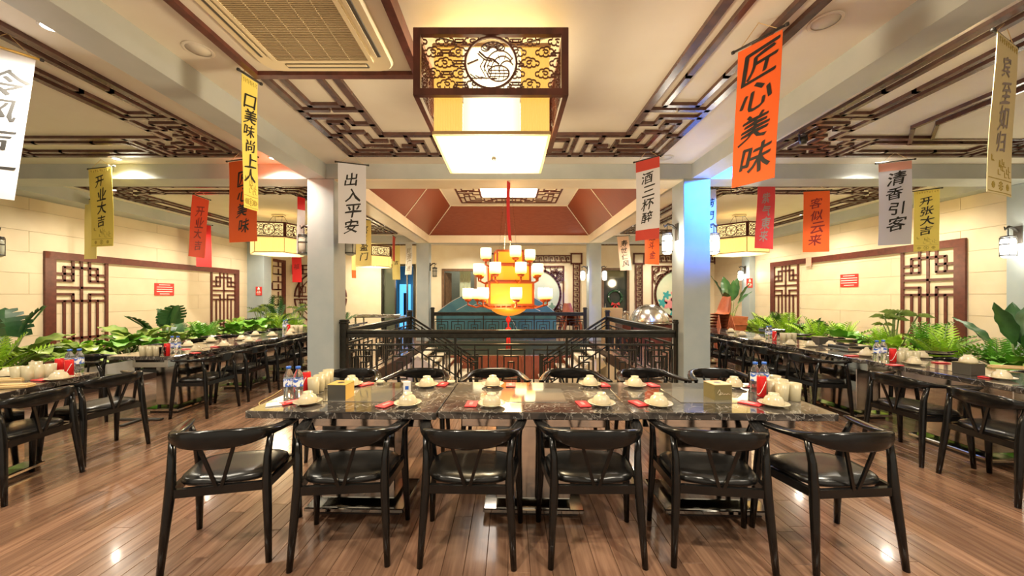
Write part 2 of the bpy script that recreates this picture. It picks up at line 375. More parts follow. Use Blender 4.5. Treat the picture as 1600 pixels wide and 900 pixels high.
# cream cornice round the roof opening
co=MB(); co.bx(-2.62,-2.57,5.95,12.1,ZB-.02,ZC); co.bx(2.57,2.62,5.95,12.1,ZB-.02,ZC); co.bx(-2.57,2.57,12.05,12.1,ZB-.02,ZC); co.bx(-2.57,2.57,5.95,6.0,ZB-.02,ZC)
co.bx(-2.6,2.6,5.56,5.95,ZB-.02,ZB-.001); co.bx(-3.0,-2.6,5.95,12.1,ZB-.02,ZB-.001); co.bx(2.6,3.0,5.95,12.1,ZB-.02,ZB-.001)
S('trim_1',co,M['cream'])
for x0,x1,y0,y1 in ((-3.0,-2.6,5.55,5.95),(2.6,3.0,5.55,5.95),(-3.0,-2.6,12.1,12.5),(2.6,3.0,12.1,12.5),(XL,-8.12,5.55,5.95),(7.93,XR,5.55,5.95),(XL,-7.95,12.1,12.5),(7.8,XR,12.1,12.5)):
    S('pillar',MB().bbox(((x0+x1)/2,(y0+y1)/2,(ZB-.0)/2),(x1-x0,y1-y0,ZB-.001),.008),M['pillar'])
# wooden skylight roof: every panel its own board, white seams
ZT=4.19; IX=1.757; IY0,IY1=6.79,11.26
rs=T('skylight_roof',None,None,(0,9,ZC),kind='structure')
def quad(name,a,b,c,d,m,th=.03):
    n=(Vector(b)-Vector(a)).cross(Vector(d)-Vector(a)).normalized()
    ctr=Vector((0,9,3.4))
    if n.dot(ctr-Vector(a))>0: n=-n
    P=[Vector(p)-Vector((0,9,ZC)) for p in (a,b,c,d)]; Q=[p+n*th for p in P]
    return O(name,MB().add(P+Q,[(0,1,2,3),(7,6,5,4),(0,4,5,1),(1,5,6,2),(2,6,7,3),(3,7,4,0)]),M[m],rs)
for s in (-1,1):
    ys=[(HY0,IY0),(7.7,7.75),(9.3,8.72),(HY1,IY1)]
    for k in range(3):
        quad('roof_panel',(s*HX,ys[k][0],ZC),(s*HX,ys[k+1][0],ZC),(s*IX,ys[k+1][1],ZT),(s*IX,ys[k][1],ZT),'roofwood')
for y,yi in ((HY0,IY0),(HY1,IY1)):
    xs_=[(-HX,-IX),(0,0),(HX,IX)]
    for k in range(2): quad('roof_panel',(xs_[k][0],y,ZC),(xs_[k+1][0],y,ZC),(xs_[k+1][1],yi,ZT),(xs_[k][1],yi,ZT),'roofwood')
def seam(a,b,w_=.022):
    o=Vector((0,9,ZC)); O('seam_strip',MB().bar(Vector(a)-o,Vector(b)-o,w_,.02),M['strip'],rs)
for s in (-1,1):
    for y,yi in ((HY0,IY0),(9.3,8.72),(HY1,IY1)): seam((s*HX*.998,y,ZC),(s*IX,yi,ZT-.01))
    seam((s*IX,IY0,ZT-.01),(s*IX,IY1,ZT-.01))
seam((-IX,IY0,ZT-.01),(IX,IY0,ZT-.01)); seam((-IX,IY1,ZT-.01),(IX,IY1,ZT-.01)); seam((0,HY1,ZC+.01),(0,IY1,ZT-.01),.01)
O('roof_top',MB().bx(-IX-.05,IX+.05,IY0-9-.05,IY1-9+.05,ZT-ZC,ZT-ZC+.05),M['ceiling'],rs)
S('ceiling_light_panel',MB().bx(-.72,.72,7.9,10.2,ZT-.03,ZT-.005),M['skyl'])

# ---- fretwork applied to the ceilings
ARM=[((2.9,.24),(2.1,.24)),((2.1,.24),(2.1,.76)),((2.1,.76),(2.9,.76)),((1.95,0),(1.95,.44)),((1.95,.56),(1.95,1)),
     ((1.7,0),(1.7,.66)),((1.7,.66),(1.45,.66)),((1.45,.66),(1.45,1)),((1.5,.26),(1.12,.26)),((1.12,.26),(1.12,.70)),((1.5,.26),(1.5,.48)),((1.5,.48),(1.28,.48))]
CORN=[((.22,.22),(.95,.22)),((.22,.22),(.22,.95)),((.46,.46),(1.12,.46)),((.46,.46),(.46,1.12)),((.72,.72),(1,.72)),((.72,.72),(.72,1)),((.95,.22),(.95,0)),((.22,.95),(0,.95))]
def fret(name,x0,x1,y0,y1,B,z=ZC,wd=.05,th=.035,corners=((0,0),(1,0),(0,1),(1,1)),front=True,m='trimb',big=.07,openy=None):
    mb=MB(); zc=z-th/2
    def ln(a,b,w_=wd,t=th): mb.bar((a[0],a[1],zc),(b[0],b[1],zc),w_,t,ext=w_*.45)
    for i,j in ((0,0),(1,0),(0,1),(1,1)):
        cx=(x0,x1)[i]; cy=(y0,y1)[j]; sx=(1,-1)[i]; sy=(1,-1)[j]
        if (i,j) in corners:
            for (u,v),(p,q) in CORN: ln((cx+sx*u*B,cy+sy*v*B),(cx+sx*p*B,cy+sy*q*B))
            for (u,v),(p,q) in ARM:
                ln((cx+sx*u*B,cy+sy*v*B),(cx+sx*p*B,cy+sy*q*B)); ln((cx+sx*v*B,cy+sy*u*B),(cx+sx*q*B,cy+sy*p*B))
    for o,w_ in ((0,big),(B,big)):
        ya=y0+o if front else y0
        ln((x0+o,ya),(x0+o,y1-o),w_); ln((x1-o,ya),(x1-o,y1-o),w_); ln((x0+o,y1-o),(x1-o,y1-o),w_)
        if front: ln((x0+o,y0+o),(x1-o,y0+o),w_)
    k=2.9*B; st=y0+(k if front else 0)
    for v in (.24,.76):
        for X in (x0+v*B,x1-v*B):
            if y1-k>st: ln((X,st),(X,y1-k))
        if x1-x0>2*k:
            ln((x0+k,y1-v*B),(x1-k,y1-v*B))
            if front: ln((x0+k,y0+v*B),(x1-k,y0+v*B))
    return S(name,mb,M[m])
fret('trim_2',-2.18,2.08,YF+.3,5.15,.64,corners=((0,1),(1,1)),front=False)
fret('trim_3',-7.65,-3.66,YF+.3,5.17,.56,corners=((0,1),(1,1)),front=False)
fret('trim_4',3.45,7.35,YF+.3,5.17,.56,corners=((0,1),(1,1)),front=False)
fret('trim_5',-7.65,-3.5,6.5,11.6,.58); fret('trim_6',3.5,7.35,6.5,11.6,.58)
fret('trim_7',-1.36,1.36,7.2,10.9,.60,z=ZT,wd=.035,th=.02,m='trim',big=.045)
fret('trim_8',-6.9,-3.4,12.8,14.2,.4,wd=.035); fret('trim_9',3.4,6.9,12.8,14.2,.4,wd=.035)

# octagonal tray of the right bay
def polyline(mb,pts,z,wd,th,close=True):
    n=len(pts)
    for i in range(n if close else n-1): mb.bar((*pts[i],z),(*pts[(i+1)%n],z),wd,th,ext=wd*.3)
ot=MB(); A=[(4.65,4.95),(4.65,2.9),(5.1,2.2),(6.6,2.2),(6.95,2.9),(6.95,4.95)]
A=[(4.66,4.3),(4.66,2.6),(5.1,2.1),(6.4,2.1),(6.8,2.6),(6.8,4.4),(6.35,4.75),(5.1,4.75)]
polyline(ot,A,ZC-.02,.04,.04); A2=[(x*.86+5.7*.14,y*.86+3.45*.14) for x,y in A]; polyline(ot,A2,ZC-.03,.03,.05)
S('trim_10',ot,M['trimb'])
ot=MB(); ot.prism(A2,ZC-.045,ZC-.001); S('trim_11',ot,M['ceiling'])

# ---- baseboards
S('baseboard_left',MB().bx(XL,XL+.02,YF,YB,0,.1),M['basebd']); S('baseboard_right',MB().bx(XR-.02,XR,YF,YB,0,.1),M['basebd'])

# ---- stairwell below the floor
S('wall_stairwell_left',MB().bx(-HX-.1,-HX-.005,HY0,HY1,-3,-.31),M['cream']); S('wall_stairwell_right',MB().bx(HX+.005,HX+.1,HY0,HY1,-3,-.31),M['cream']); S('wall_stairwell_front',MB().bx(-HX-.1,HX+.1,HY0-.1,HY0,-3,-.31),M['cream']); S('floor_lower',MB().bx(-HX-.1,HX+.1,HY0-.1,HY1+.1,-3.1,-3),M['basebd'])
S('wall_stairwell_back',MB().bx(-HX,HX,HY1,HY1+.1,-3,-.31),M['cream'])
S('baseboard_stairwell',MB().bx(-HX,HX,HY1-.03,HY1-.001,-.44,-.0),mat('dark_green_fascia',(.05,.07,.055),.3))
wp=T('stair_wall_panelling',None,None,(0,HY1-.05,-3),kind='structure')
for k in range(12):
    O('wood_panel',MB().bbox((-1.9+.165+k*.33,.0,1.28),(.322,.05,2.5),.006),noisy('stair_panel_wood_%d'%k,(.22+R.random()*.05,.06,.03),(.30,.09,.05),.4,4,(1,1,.15)) if k<3 else M['roofwood'],wp)
def stair(s):
    t=T('staircase','flight of cream stairs going down from the %s side of the stairwell'%('left' if s<0 else 'right'),'stairs',(s*HX,11.0,0))
    for k in range(7):
        z=-.17*(k+1); x=-s*(.27*k+.03)
        O('tread',MB().bx(x,x-s*.29,-1.1,.9,z-.04,z),M['cream'],t); O('riser',MB().bx(x-s*.005,x-s*.03,-1.1,.9,z-.21,z-.04),M['beam'],t)
    O('stringer',MB().bar((-s*.10,-1.13,-.25),(-s*1.85,-1.13,-1.36),.05,.30),M['cream'],t)
stair(-1); stair(1)
lt=MB().bx(-.72,.72,9.9,12.0,-1.42,-1.33); S('floor_landing',lt,M['beam'])

# ---- railings round the stairwell
def motif(wd=.42,top=.62,bot=.10):
    mb=MB(); h=wd/2; t=.022
    def b(a,c): mb.bar((a[0],0,a[1]),(c[0],0,c[1]),t,t*1.0,up=(0,1,0),ext=t*.5)
    b((-h,bot),(-h,top)); b((-h,top),(h,top)); b((h,top),(h,bot)); b((0,top),(0,.69))
    g=h*.52; t2=top-.10
    b((-g,bot+.07),(-g,t2)); b((-g,t2),(g,t2)); b((g,t2),(g,bot+.07)); b((0,t2),(0,top)); b((-g,bot+.07),(g,bot+.07))
    b((-g*.4,bot+.14),(-g*.4,t2-.09)); b((g*.4,bot+.14),(g*.4,t2-.09)); b((-g*.4,t2-.09),(g*.4,t2-.09)); b((-g*.4,bot+.14),(g*.4,bot+.14))
    return mb.mesh('fret_motif',M['rail'])
MOT=motif()
def newel(parent,loc,h=1.09,w_=.10):
    mb=MB(); mb.bbox((0,0,h/2-.03),(w_,w_,h-.06),.006); mb.bbox((0,0,h-.045),(w_*1.35,w_*1.35,.03),.008); mb.bbox((0,0,h-.015),(w_*1.15,w_*1.15,.03),.01)
    return O('newel_post',mb,M['rail'],parent,loc=loc)
def railing(label,p,q,bays,per=3,new=(True,True)):
    p=Vector(p);q=Vector(q);L=(q-p).length; ang=math.atan2(q.y-p.y,q.x-p.x)
    t=T('railing',label,'railing',p,ang)
    O('handrail',MB().bbox((L/2,0,.905),(L-.1,.075,.05),.012),M['rail'],t); O('rail',MB().bbox((L/2,0,.845),(L-.1,.03,.07),.004),M['rail'],t)
    O('rail',MB().bbox((L/2,0,.70),(L-.1,.032,.03),.004),M['rail'],t); O('rail',MB().bbox((L/2,0,.085),(L-.1,.032,.03),.004),M['rail'],t)
    if new[0]: newel(t,(0,0,0))
    if new[1]: newel(t,(L,0,0))
    bl=L/bays
    for i in range(bays):
        if i: O('post',MB().bx(-.018,.018,-.018,.018,0,.82),M['rail'],t,loc=(i*bl,0,0))
        for k in range(per): O('fret_motif',MOT,M['rail'],t,loc=(i*bl+.02+(k+.5)*(bl-.04)/per,0,0))
    return t
railing('front railing of the stairwell with nested square fret panels, between the two large pillars',(-2.55,5.78,0),(2.62,5.78,0),3)
railing('left railing running back along the stairwell to the head of the stairs',(-2.6,5.9,0),(-2.6,9.84,0),2,3,(False,True))
railing('right railing running back along the stairwell to the head of the stairs',(2.6,5.9,0),(2.6,9.84,0),2,3,(False,True))
railing('rear railing of the stairwell in front of the teal arched backdrop',(-2.5,12.25,0),(2.5,12.25,0),3)
for s in (-1,1):
    t=T('stair_handrail','sloping handrail with square balusters descending from the %s stair head'%('left' if s<0 else 'right'),'handrail',(s*HX,9.80,0))
    e=-s*1.75; dz=-1.1
    O('handrail',MB().bar((-s*.05,0,.90),(e,0,.90+dz),.07,.05),M['rail'],t)
    for o in (.80,.70,.12): O('rail',MB().bar((-s*.05,0,o),(e,0,o+dz),.03,.03),M['rail'],t)
    for k in range(1,6):
        x=e*k/5.5; z=dz*k/5.5
        O('baluster',MB().bx(x-.015,x+.015,-.015,.015,z-.0,z+.86),M['rail'],t)
        if k<5:
            x2=e*(k+.5)/5.5; z2=dz*(k+.5)/5.5; mb=MB()
            mb.bar((x+.3*(x2-x),0,z+.62),(x+1.7*(x2-x),0,z+.62+1.4*(z2-z)),.02,.02); mb.bar((x+.3*(x2-x),0,z+.62),(x+.3*(x2-x),0,z+.2),.02,.02,up=(0,1,0)); mb.bar((x+1.7*(x2-x),0,z+.62+1.4*(z2-z)),(x+1.7*(x2-x),0,z+.2+1.4*(z2-z)),.02,.02,up=(0,1,0))
            O('fret_motif',mb,M['rail'],t)
    newel(t,(e,0,dz),1.05)

# ---- teal arched backdrop behind the stairs
bd=T('arched_backdrop','large teal arched backdrop with thin white curves behind the rear railing','backdrop',(-.43,12.75,0))
pts=[]; Rr=2.94; zc=-1.23
for k in range(41):
    x=-2.05+4.1*k/40; pts.append((x,zc+sqrt(Rr*Rr-x*x)))
pts=[(-2.05,0)]+pts+[(2.05,0)]
O('panel',MB().prism(pts,0,.08,axis='y'),M['tealglass'],bd)
def arc(cx,cz,r,a0,a1,n=24,wd=.015,y=-.012,mb=None):
    mb=mb or MB(); P=[(cx+r*cos(a0+(a1-a0)*k/n),cz+r*sin(a0+(a1-a0)*k/n)) for k in range(n+1)]
    MM=Matrix(((1,0,0,0),(0,0,1,y),(0,1,0,0),(0,0,0,1))); return mb.line2(P,wd,MM,.01)
O('white_curve',arc(0,zc,Rr-.01,radians(48),radians(132)),M['white'],bd); O('white_curve',arc(-.9,-.3,1.72,radians(15),radians(95)),M['white'],bd)
mb=MB(); MM=Matrix(((1,0,0,0),(0,0,1,-.012),(0,1,0,0),(0,0,0,1)))
mb.line2([(-1.35,.98),(-.95,1.2),(-.8,1.12),(-.55,1.25),(-.2,1.0)],.015,MM,.01); mb.line2([(1.0,1.2),(1.3,1.05),(1.5,.95)],.015,MM,.01); O('white_curve',mb,M['white'],bd)

# ---- lattice frames on the side walls
LSEG=[(1,1,5,1),(0,2,2,2),(4,2,6,2),(0,3,2,3),(4,3,6,3),(0,4,6,4),(0,5,2,5),(4,5,6,5),(0,6,6,6),(0,11.6,6,11.6),(0,12.6,2,12.6),(4,12.6,6,12.6),(0,13.6,6,13.6),
      (1,1,1,3),(5,1,5,3),(2,0,2,3),(4,0,4,3),(3,0,3,15.9),(1,6,1,13.6),(5,6,5,13.6),(2,5,2,12.6),(4,5,4,12.6),(2,13.6,2,15.9),(4,13.6,4,15.9),(0,15,2,15),(4,15,6,15)]
def wallframe(x,sgn,y0,y1,ztop,label):
    t=T('lattice_wall_frame',label,'wall frame',(x,0,0)); d=sgn*-.04; m=M['lattice']
    def bx(a,b,c,e,nm='frame_bar',th=.040): return O(nm,MB().bx(0,-sgn*th,a,b,c,e),m,t)
    bx(y0,y1,ztop-.14,ztop,'head_rail'); bx(y0,y0+.17,0.02,ztop-.141,'stile',.038); bx(y1-.17,y1,0.02,ztop-.141,'stile',.038)
    for a in (y0+.17,y1-.17-.86):
        mb=MB(); W=.86/6; H=(ztop-.2)/16
        mb.bx(0,-sgn*.022,a+.86 if a<(y0+y1)/2 else a-.06,(a+.86+.06) if a<(y0+y1)/2 else a,.02,ztop-.141)
        for x0_,z0_,x1_,z1_ in LSEG:
            mb.bar((-sgn*.010,a+x0_*W,ztop-.14-z0_*H),(-sgn*.010,a+x1_*W,ztop-.14-z1_*H),.018,.046,up=(0,1,0) if z0_!=z1_ else (0,0,1),ext=.014)
        O('lattice_panel',mb,m,t)
    return t
wallframe(XL+.015,-1,6.80,11.7,2.28,'maroon lattice wall frame with red notice, on the left wall behind the plants')
wallframe(XR-.015,1,6.50,11.35,2.47,'maroon lattice wall frame with red notice, on the right wall behind the plants')

# ---- fret frames and moon windows on the back wall
def meander(mb,x,z0,z1,W,horiz=False):
    def ln(a,b,c,e,w_=.032):
        if horiz: mb.bar((b,0,a),(e,0,c),w_,.04,up=(0,1,0),ext=w_*.5)
        else: mb.bar((a,0,b),(c,0,e),w_,.04,up=(0,1,0),ext=w_*.5)
    ln(x,z0,x,z1,.045); ln(x+W,z0,x+W,z1,.045)
    u=.20; n=int((z1-z0)/u); u=(z1-z0)/n
    for k in range(n):
        z=z0+k*u
        ln(x,z+.15*u,x+.68*W,z+.15*u); ln(x+.68*W,z+.15*u,x+.68*W,z+.5*u); ln(x+.40*W,z+.5*u,x+.68*W,z+.5*u)
        ln(x+W,z+.88*u,x+.32*W,z+.88*u,.03)
def moonframe(cx,label,art):
    t=T('moon_window_frame',label,'wall frame',(cx,YB-.045,0)); m=M['lattice']; W=.24; hw=1.69; ztop=3.05
    for s in (-1,1):
        mb=MB(); x0=s*hw-(W if s>0 else 0); meander(mb,x0,.15,ztop-.35,W); O('fret_border',mb,m,t)
        mb=MB(); c=s*(hw-W/2)
        for a,b in (((c-.2,ztop-.33),(c+.2,ztop-.33)),((c-.2,ztop+.05),(c+.2,ztop+.05)),((c-.2,ztop-.33),(c-.2,ztop+.05)),((c+.2,ztop-.33),(c+.2,ztop+.05))):
            mb.bar((a[0],0,a[1]),(b[0],0,b[1]),.055,.05,up=(0,1,0),ext=.027)
        O('corner_square',mb,m,t)
    mb=MB(); meander(mb,ztop-.27,-hw+W/2+.2,hw-W/2-.2,W,True); O('fret_border',mb,m,t)
    h=1.06; zc=1.55; mb=MB()
    for a,b in (((-h,zc-h),(h,zc-h)),((-h,zc+h),(h,zc+h)),((-h,zc-h),(-h,zc+h)),((h,zc-h),(h,zc+h))): mb.bar((a[0],0,a[1]),(b[0],0,b[1]),.05,.05,up=(0,1,0),ext=.025)
    O('inner_frame',mb,m,t)
    rg=MB(); r=.95; MX=Matrix(((1,0,0,0),(0,0,1,-.03),(0,1,0,0),(0,0,0,1)))
    rg.line2([(r*cos(2*pi*k/48),zc+r*sin(2*pi*k/48)) for k in range(49)],.075,MX,.06); O('moon_ring',rg,m,t)
    mb=MB(); rr=random.Random(3)
    for sx in (-1,1):
        for sz in (-1,1):
            for k in range(13):
                c_=(rr.uniform(.55,1.02),rr.uniform(.55,1.02)); q_=rr.uniform(.10,.20); a0=rr.uniform(0,6.28); P=[(c_[0]+q_*cos(a0+4.2*j/14),c_[1]+q_*sin(a0+4.2*j/14)) for j in range(15)]
                P=[p for p in P if p[0]<h and p[1]<h and p[0]**2+p[1]**2>r*r*1.02]
                if len(P)>1: mb.line2([(sx*p[0],zc+sz*p[1]) for p in P],.024,MX,.03)
    O('corner_lattice',mb,m,t)
    dk=MB(); dk.prism([(r*cos(2*pi*k/48),zc+r*sin(2*pi*k/48)) for k in range(48)],.012,.03,axis='y')
    O('mural_disc',dk,noisy('pale_mural',(.55,.66,.50),(.72,.74,.55),.5,1.2),t)
    def blob(x,z,r_,m_,n=5,ph=0):
        q=MB(); P=[(x+r_*(1+.35*cos(n*a+ph))*cos(a),z+r_*(1+.35*cos(n*a+ph))*sin(a)) for a in [2*pi*k/30 for k in range(30)]]
        q.prism(P,.004,.011,axis='y'); O('mural_flower' if m_ is PK else 'mural_leaf',q,m_,t)
    PK=mat('mural_pink',(.75,.30,.32),.6); TL=mat('mural_teal',(.05,.38,.40),.6); GR=mat('mural_green',(.20,.34,.22),.6)
    if art:
        for x,z,r_,m_ in ((-.1,1.45,.22,PK),(-.38,1.15,.2,PK),(.2,1.0,.25,PK),(-.5,1.5,.13,TL),(-.66,1.2,.15,TL),(-.2,.85,.16,TL),(.5,1.3,.14,TL)): blob(x,z,r_,m_)
    else:
        for x,z,r_ in ((.3,1.2,.12),(.5,1.35,.08),(.62,1.05,.12),(.2,.95,.14),(-.2,1.0,.12),(.45,.85,.16)): blob(x,z,r_,GR,4)
        q=MB(); MY=Matrix(((1,0,0,0),(0,0,1,.002),(0,1,0,0),(0,0,0,1))); q.line2([(-.5,.8),(-.1,1.1),(.2,1.15),(.4,1.5),(.3,1.8)],.03,MY,.01); q.line2([(.2,1.15),(.6,1.3)],.02,MY,.01); O('mural_branch',q,GR,t)
moonframe(1.05,'square fret frame with a moon ring and pale green mural, behind the amber chandelier',False)
moonframe(6.62,'square fret frame with a moon ring and pink flower mural, partly behind the blue-lit pillar',True)
# round fret window and lattice post, far left
t=T('round_fret_window','round dark fret lattice on the back wall just left of the left pillar','wall frame',(-7.3,YB-.04,1.40)); MX=Matrix(((1,0,0,0),(0,0,1,-.02),(0,1,0,0),(0,0,0,1)))
for sz in (1,-1):
    mb=MB(); a0=.06
    P=[(1.0*cos(a0+(pi-2*a0)*k/30),sz*1.0*sin(a0+(pi-2*a0)*k/30)) for k in range(31)]; mb.line2(P+[P[0]],.05,MX,.04)
    P=[(.80*cos(.1+(pi-.2)*k/30),sz*.80*sin(.1+(pi-.2)*k/30)) for k in range(31)]; mb.line2(P,.03,MX,.03)
    for x in (-.70,-.35,0,.35,.70):
        zt=sqrt(1.0-x*x); mb.line2([(x,sz*.07),(x,sz*zt)],.03,MX,.03); mb.line2([(x-.13,sz*.2),(x+.13,sz*.2),(x+.13,sz*.42),(x-.06,sz*.42),(x-.06,sz*.32)],.028,MX,.03)
    O('fret_half',mb,M['lattice'],t)
t=T('lattice_screen','tall reddish lattice screen in the far left corner behind a leafy plant','screen',(XL+.02,13.0,0))
mb=MB()
for k in range(9):
    z=.3+k*.28; mb.bar((.02,.1+.25*(k%2),z),(.02,.55+.3*(k%2),z),.03,.04); mb.bar((.02,.1+.25*(k%2),z),(.02,.1+.25*(k%2),z+.28),.03,.04,up=(0,1,0)); mb.bar((.02,.5,z),(.02,.9,z+.0),.03,.04); mb.bar((.02,.7,z),(.02,.7,z+.2),.03,.04,up=(0,1,0))
O('lattice_panel',mb,M['lattice'],t); O('post',MB().bx(0,.06,.92,1.10,0,2.8),M['lattice'],t); O('post',MB().bx(0,.05,0,.08,0,2.8),M['lattice'],t); O('head_rail',MB().bx(0,.055,.08,.92,2.7,2.8),M['lattice'],t)
t=T('hanging_fret_rail','short maroon fret rail high on the back wall left of the round window','wall frame',(-8.1,YB-.04,2.3))
mb=MB()
for z in (0,.16,.32): mb.bx(-.3,1.3,-.02,.02,z,z+.045)
for x in (-.3,.1,.5,.9,1.26): mb.bx(x,x+.04,-.02,.02,0,.36)
mb.bx(-.05,0,-.02,.02,-.9,0); O('fret_rail',mb,M['lattice'],t)

# ---- doors of the back wall
def doorframe(n,a,b,h,m):
    t=T('door_%d'%n,None,None,((a+b)/2,YB,0),kind='structure'); w_=(b-a)/2
    O('jamb',MB().bx(-w_,-w_+.09,-.03,.17,0,h),m,t); O('jamb',MB().bx(w_-.09,w_,-.03,.17,0,h),m,t); O('lintel',MB().bx(-w_+.09,w_-.09,-.03,.17,h-.09,h),m,t); return t,w_
BR=noisy('brown_door_wood',(.16,.09,.05),(.22,.13,.07),.4,8)
d1,w1=doorframe(1,*DO[1],BR); O('door_leaf',MB().box((0,0,1.2),(.45,.045,2.36),rz=radians(70)),BR,d1,loc=(-w1+.20,.32,0))
d2,w2=doorframe(2,*DO[2],BR); O('door_leaf',MB().bx(-w2+.09,w2-.09,.05,.09,0,DO[2][2]-.09),M['darkglass'],d2)
O('door_handle',MB().bbox((-w2+.16,.03,1.05),(.03,.04,.25),.008),M['steel'],d2)
d3,w3=doorframe(3,*DO[0],M['rail']); 
O('door_leaf',MB().bx(-w3+.09,-.16,.05,.07,0,2.6),mat('grey_green_glass',(.10,.12,.09),.1,spec=.8),d3); 
for x in (-.16,.30): O('mullion',MB().bx(x,x+.05,.02,.1,0,2.6),M['basebd'],d3)
t=T('curtain','pale hanging curtain inside the open door behind the teal backdrop','curtain',(-1.75,15.0,0)); mb=MB(); n=40
mb.loft([[(-.22+.44*k/n,.03*sin(k*1.1),z) for k in range(n+1)] for z in (0.02,2.6)],closed=False); O('curtain_cloth',mb,mat('pale_curtain',(.70,.75,.55),.8),t)
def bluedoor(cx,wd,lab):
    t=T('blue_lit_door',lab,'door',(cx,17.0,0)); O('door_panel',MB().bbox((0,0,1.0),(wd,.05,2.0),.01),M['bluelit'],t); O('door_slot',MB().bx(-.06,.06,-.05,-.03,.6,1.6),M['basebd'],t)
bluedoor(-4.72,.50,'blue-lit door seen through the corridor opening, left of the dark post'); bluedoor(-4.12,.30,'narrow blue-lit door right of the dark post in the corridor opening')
# wreath on the dark door
t=T('wreath','dark green wreath with a red bow on the dark glass door','wreath',(4.13,YB+.0,1.40)); rr=random.Random(5)
mb=MB(); mb.tube([(.26*cos(a),0,.26*sin(a)) for a in [2*pi*k/24 for k in range(25)]],[.04]*25,6)
for k in range(90):
    a=rr.random()*2*pi; p=Vector((.26*cos(a),0,.26*sin(a))); q=p+Vector((rr.uniform(-.09,.09),rr.uniform(-.05,.03),rr.uniform(-.09,.09))); mb.tube([p,q],[.02,.004],5)
O('foliage_ring',mb,M['leafdark'],t)
mb=MB()
for s in (-1,1):
    mb.prism([(0,-.25),(s*.14,-.17),(s*.17,-.30)],-.07,-.04,axis='y'); mb.prism([(0,-.25),(s*.05,-.42),(s*.12,-.40)],-.07,-.04,axis='y')
mb.lathe([(0,-.28),(.035,-.25),(0,-.22)],8,(0,-.06,0)); O('bow',mb,M['sign'],t)
rr=random.Random(9)
for k in range(3): O('bauble',MB().lathe([(0,-.025),(.02,-.018),(.025,0),(.02,.018),(0,.025)],10),M['white'],t,loc=(.26*cos(k*2+1),-.05,.26*sin(k*2+1)))
S('trim_12',MB().bx(-8.5,-3.02,YB-.02,YB-.001,0,.1).bx(4.7,8,YB-.02,YB-.001,0,.1).bx(-1.25,3.6,YB-.02,YB-.001,0,.1),M['basebd'])
# ================================================================ CHAIRS
def cr(P,n):                                                             # Catmull-Rom through tuples
    out=[]; Q=[P[0]]+P+[P[-1]]
    for i in range(1,len(Q)-2):
        for k in range(n):
            t=k/n; out.append(tuple(.5*((2*b)+(-a+c)*t+(2*a-5*b+4*c-d)*t*t+(-a+3*b-3*c+d)*t**3) for a,b,c,d in zip(Q[i-1],Q[i],Q[i+1],Q[i+2])))
    return out+[P[-1]]
def make_chair():
    t=T('armchair','x','chair')
    half=[(0,-.262,.742,.106,.028),(.08,-.258,.741,.102,.030),(.155,-.240,.736,.088,.036),(.215,-.200,.725,.058,.050),(.250,-.130,.710,.036,.062),(.273,-.05,.702,.028,.066),(.290,.03,.700,.024,.062),(.302,.09,.701,.020,.052),(.308,.125,.702,.015,.038)]
    full=[(-a,b,c,d,e) for a,b,c,d,e in half[:0:-1]]+half
    P=cr(full,4); rings=[]
    for i,p in enumerate(P):
        a=P[max(i-1,0)]; b=P[min(i+1,len(P)-1)]; tx,ty=b[0]-a[0],b[1]-a[1]; l=sqrt(tx*tx+ty*ty) or 1; nx,ny=ty/l,-tx/l
        h,w_=p[3],p[4]; zc=p[2]-h/2; ring=[]
        for k in range(12):
            an=2*pi*k/12; cx_,cz_=cos(an),sin(an); cx_=math.copysign(abs(cx_)**.5,cx_); cz_=math.copysign(abs(cz_)**.5,cz_)
            ring.append((p[0]+nx*cx_*w_/2,p[1]+ny*cx_*w_/2,zc+cz_*h/2))
        rings.append(ring)
    O('back_and_arm_rail',MB().loft(rings),M['black'],t)
    for s in (-1,1):
        O('leg',MB().tube([(s*.252,-.255,0),(s*.240,-.235,.22),(s*.228,-.215,.42),(s*.228,-.205,.56),(s*.238,-.180,.695)],[.016,.021,.025,.020,.016],10),M['black'],t)
        O('leg',MB().tube([(s*.285,.165,0),(s*.277,.15,.22),(s*.268,.135,.42),(s*.276,.11,.58),(s*.290,.075,.682)],[.016,.021,.025,.019,.014],10),M['black'],t)
        O('back_strut',MB().bar((s*.012,-.222,.42),(s*.088,-.250,.672),.017,.012,up=(0,1,0)),M['black'],t)
    fr=MB(); fr.bar((-.228,-.215,.405),(.228,-.215,.405),.024,.045); fr.bar((-.268,.135,.405),(.268,.135,.405),.024,.045)
    for s in (-1,1): fr.bar((s*.228,-.215,.405),(s*.268,.135,.405),.024,.045)
    O('seat_frame',fr,M['black'],t)
    n=14; se=MB(); g=[]
    def pt(u,v,z):
        k=abs(u)**6+abs(v)**6; f=1/(max(k,1e-9)**(1/6)) if k>1 else 1
        hw=.232+(.028*(v+1)/2); return (u*f*hw, -.205+(v*f+1)/2*.375, z)
    rings=[]
    for r_,z in ((.97,.425),(1.0,.437),(.985,.452),(.93,.463),(.75,.470),(.5,.470),(.25,.468),(.02,.467)):
        ring=[]
        for k in range(32):
            a=2*pi*k/32; c,s_=cos(a),sin(a); m_=max(abs(c),abs(s_)); q=.78; cx_=math.copysign(abs(c)**.55,c)*r_; sy=math.copysign(abs(s_)**.55,s_)*r_
            x,y,_=pt(max(-1,min(1,cx_)),max(-1,min(1,sy)),z)
            dz=-.014*max(0,1-abs(x)/.05)*max(0,(-y-.10)/.10) if z>.44 else 0
            ring.append((x,y,z+dz))
        rings.append(ring)
    O('seat',se.loft(rings),M['leather'],t)
    return t
chair=Proto(make_chair)
def chair_rear(cx,cy,deg,label,group):                                   # given by the midpoint of the rear feet
    a=radians(deg); return chair((cx-sin(a)*.25,cy+cos(a)*.25,0),a,label,group)
G1='armchairs along the near side of the central table'
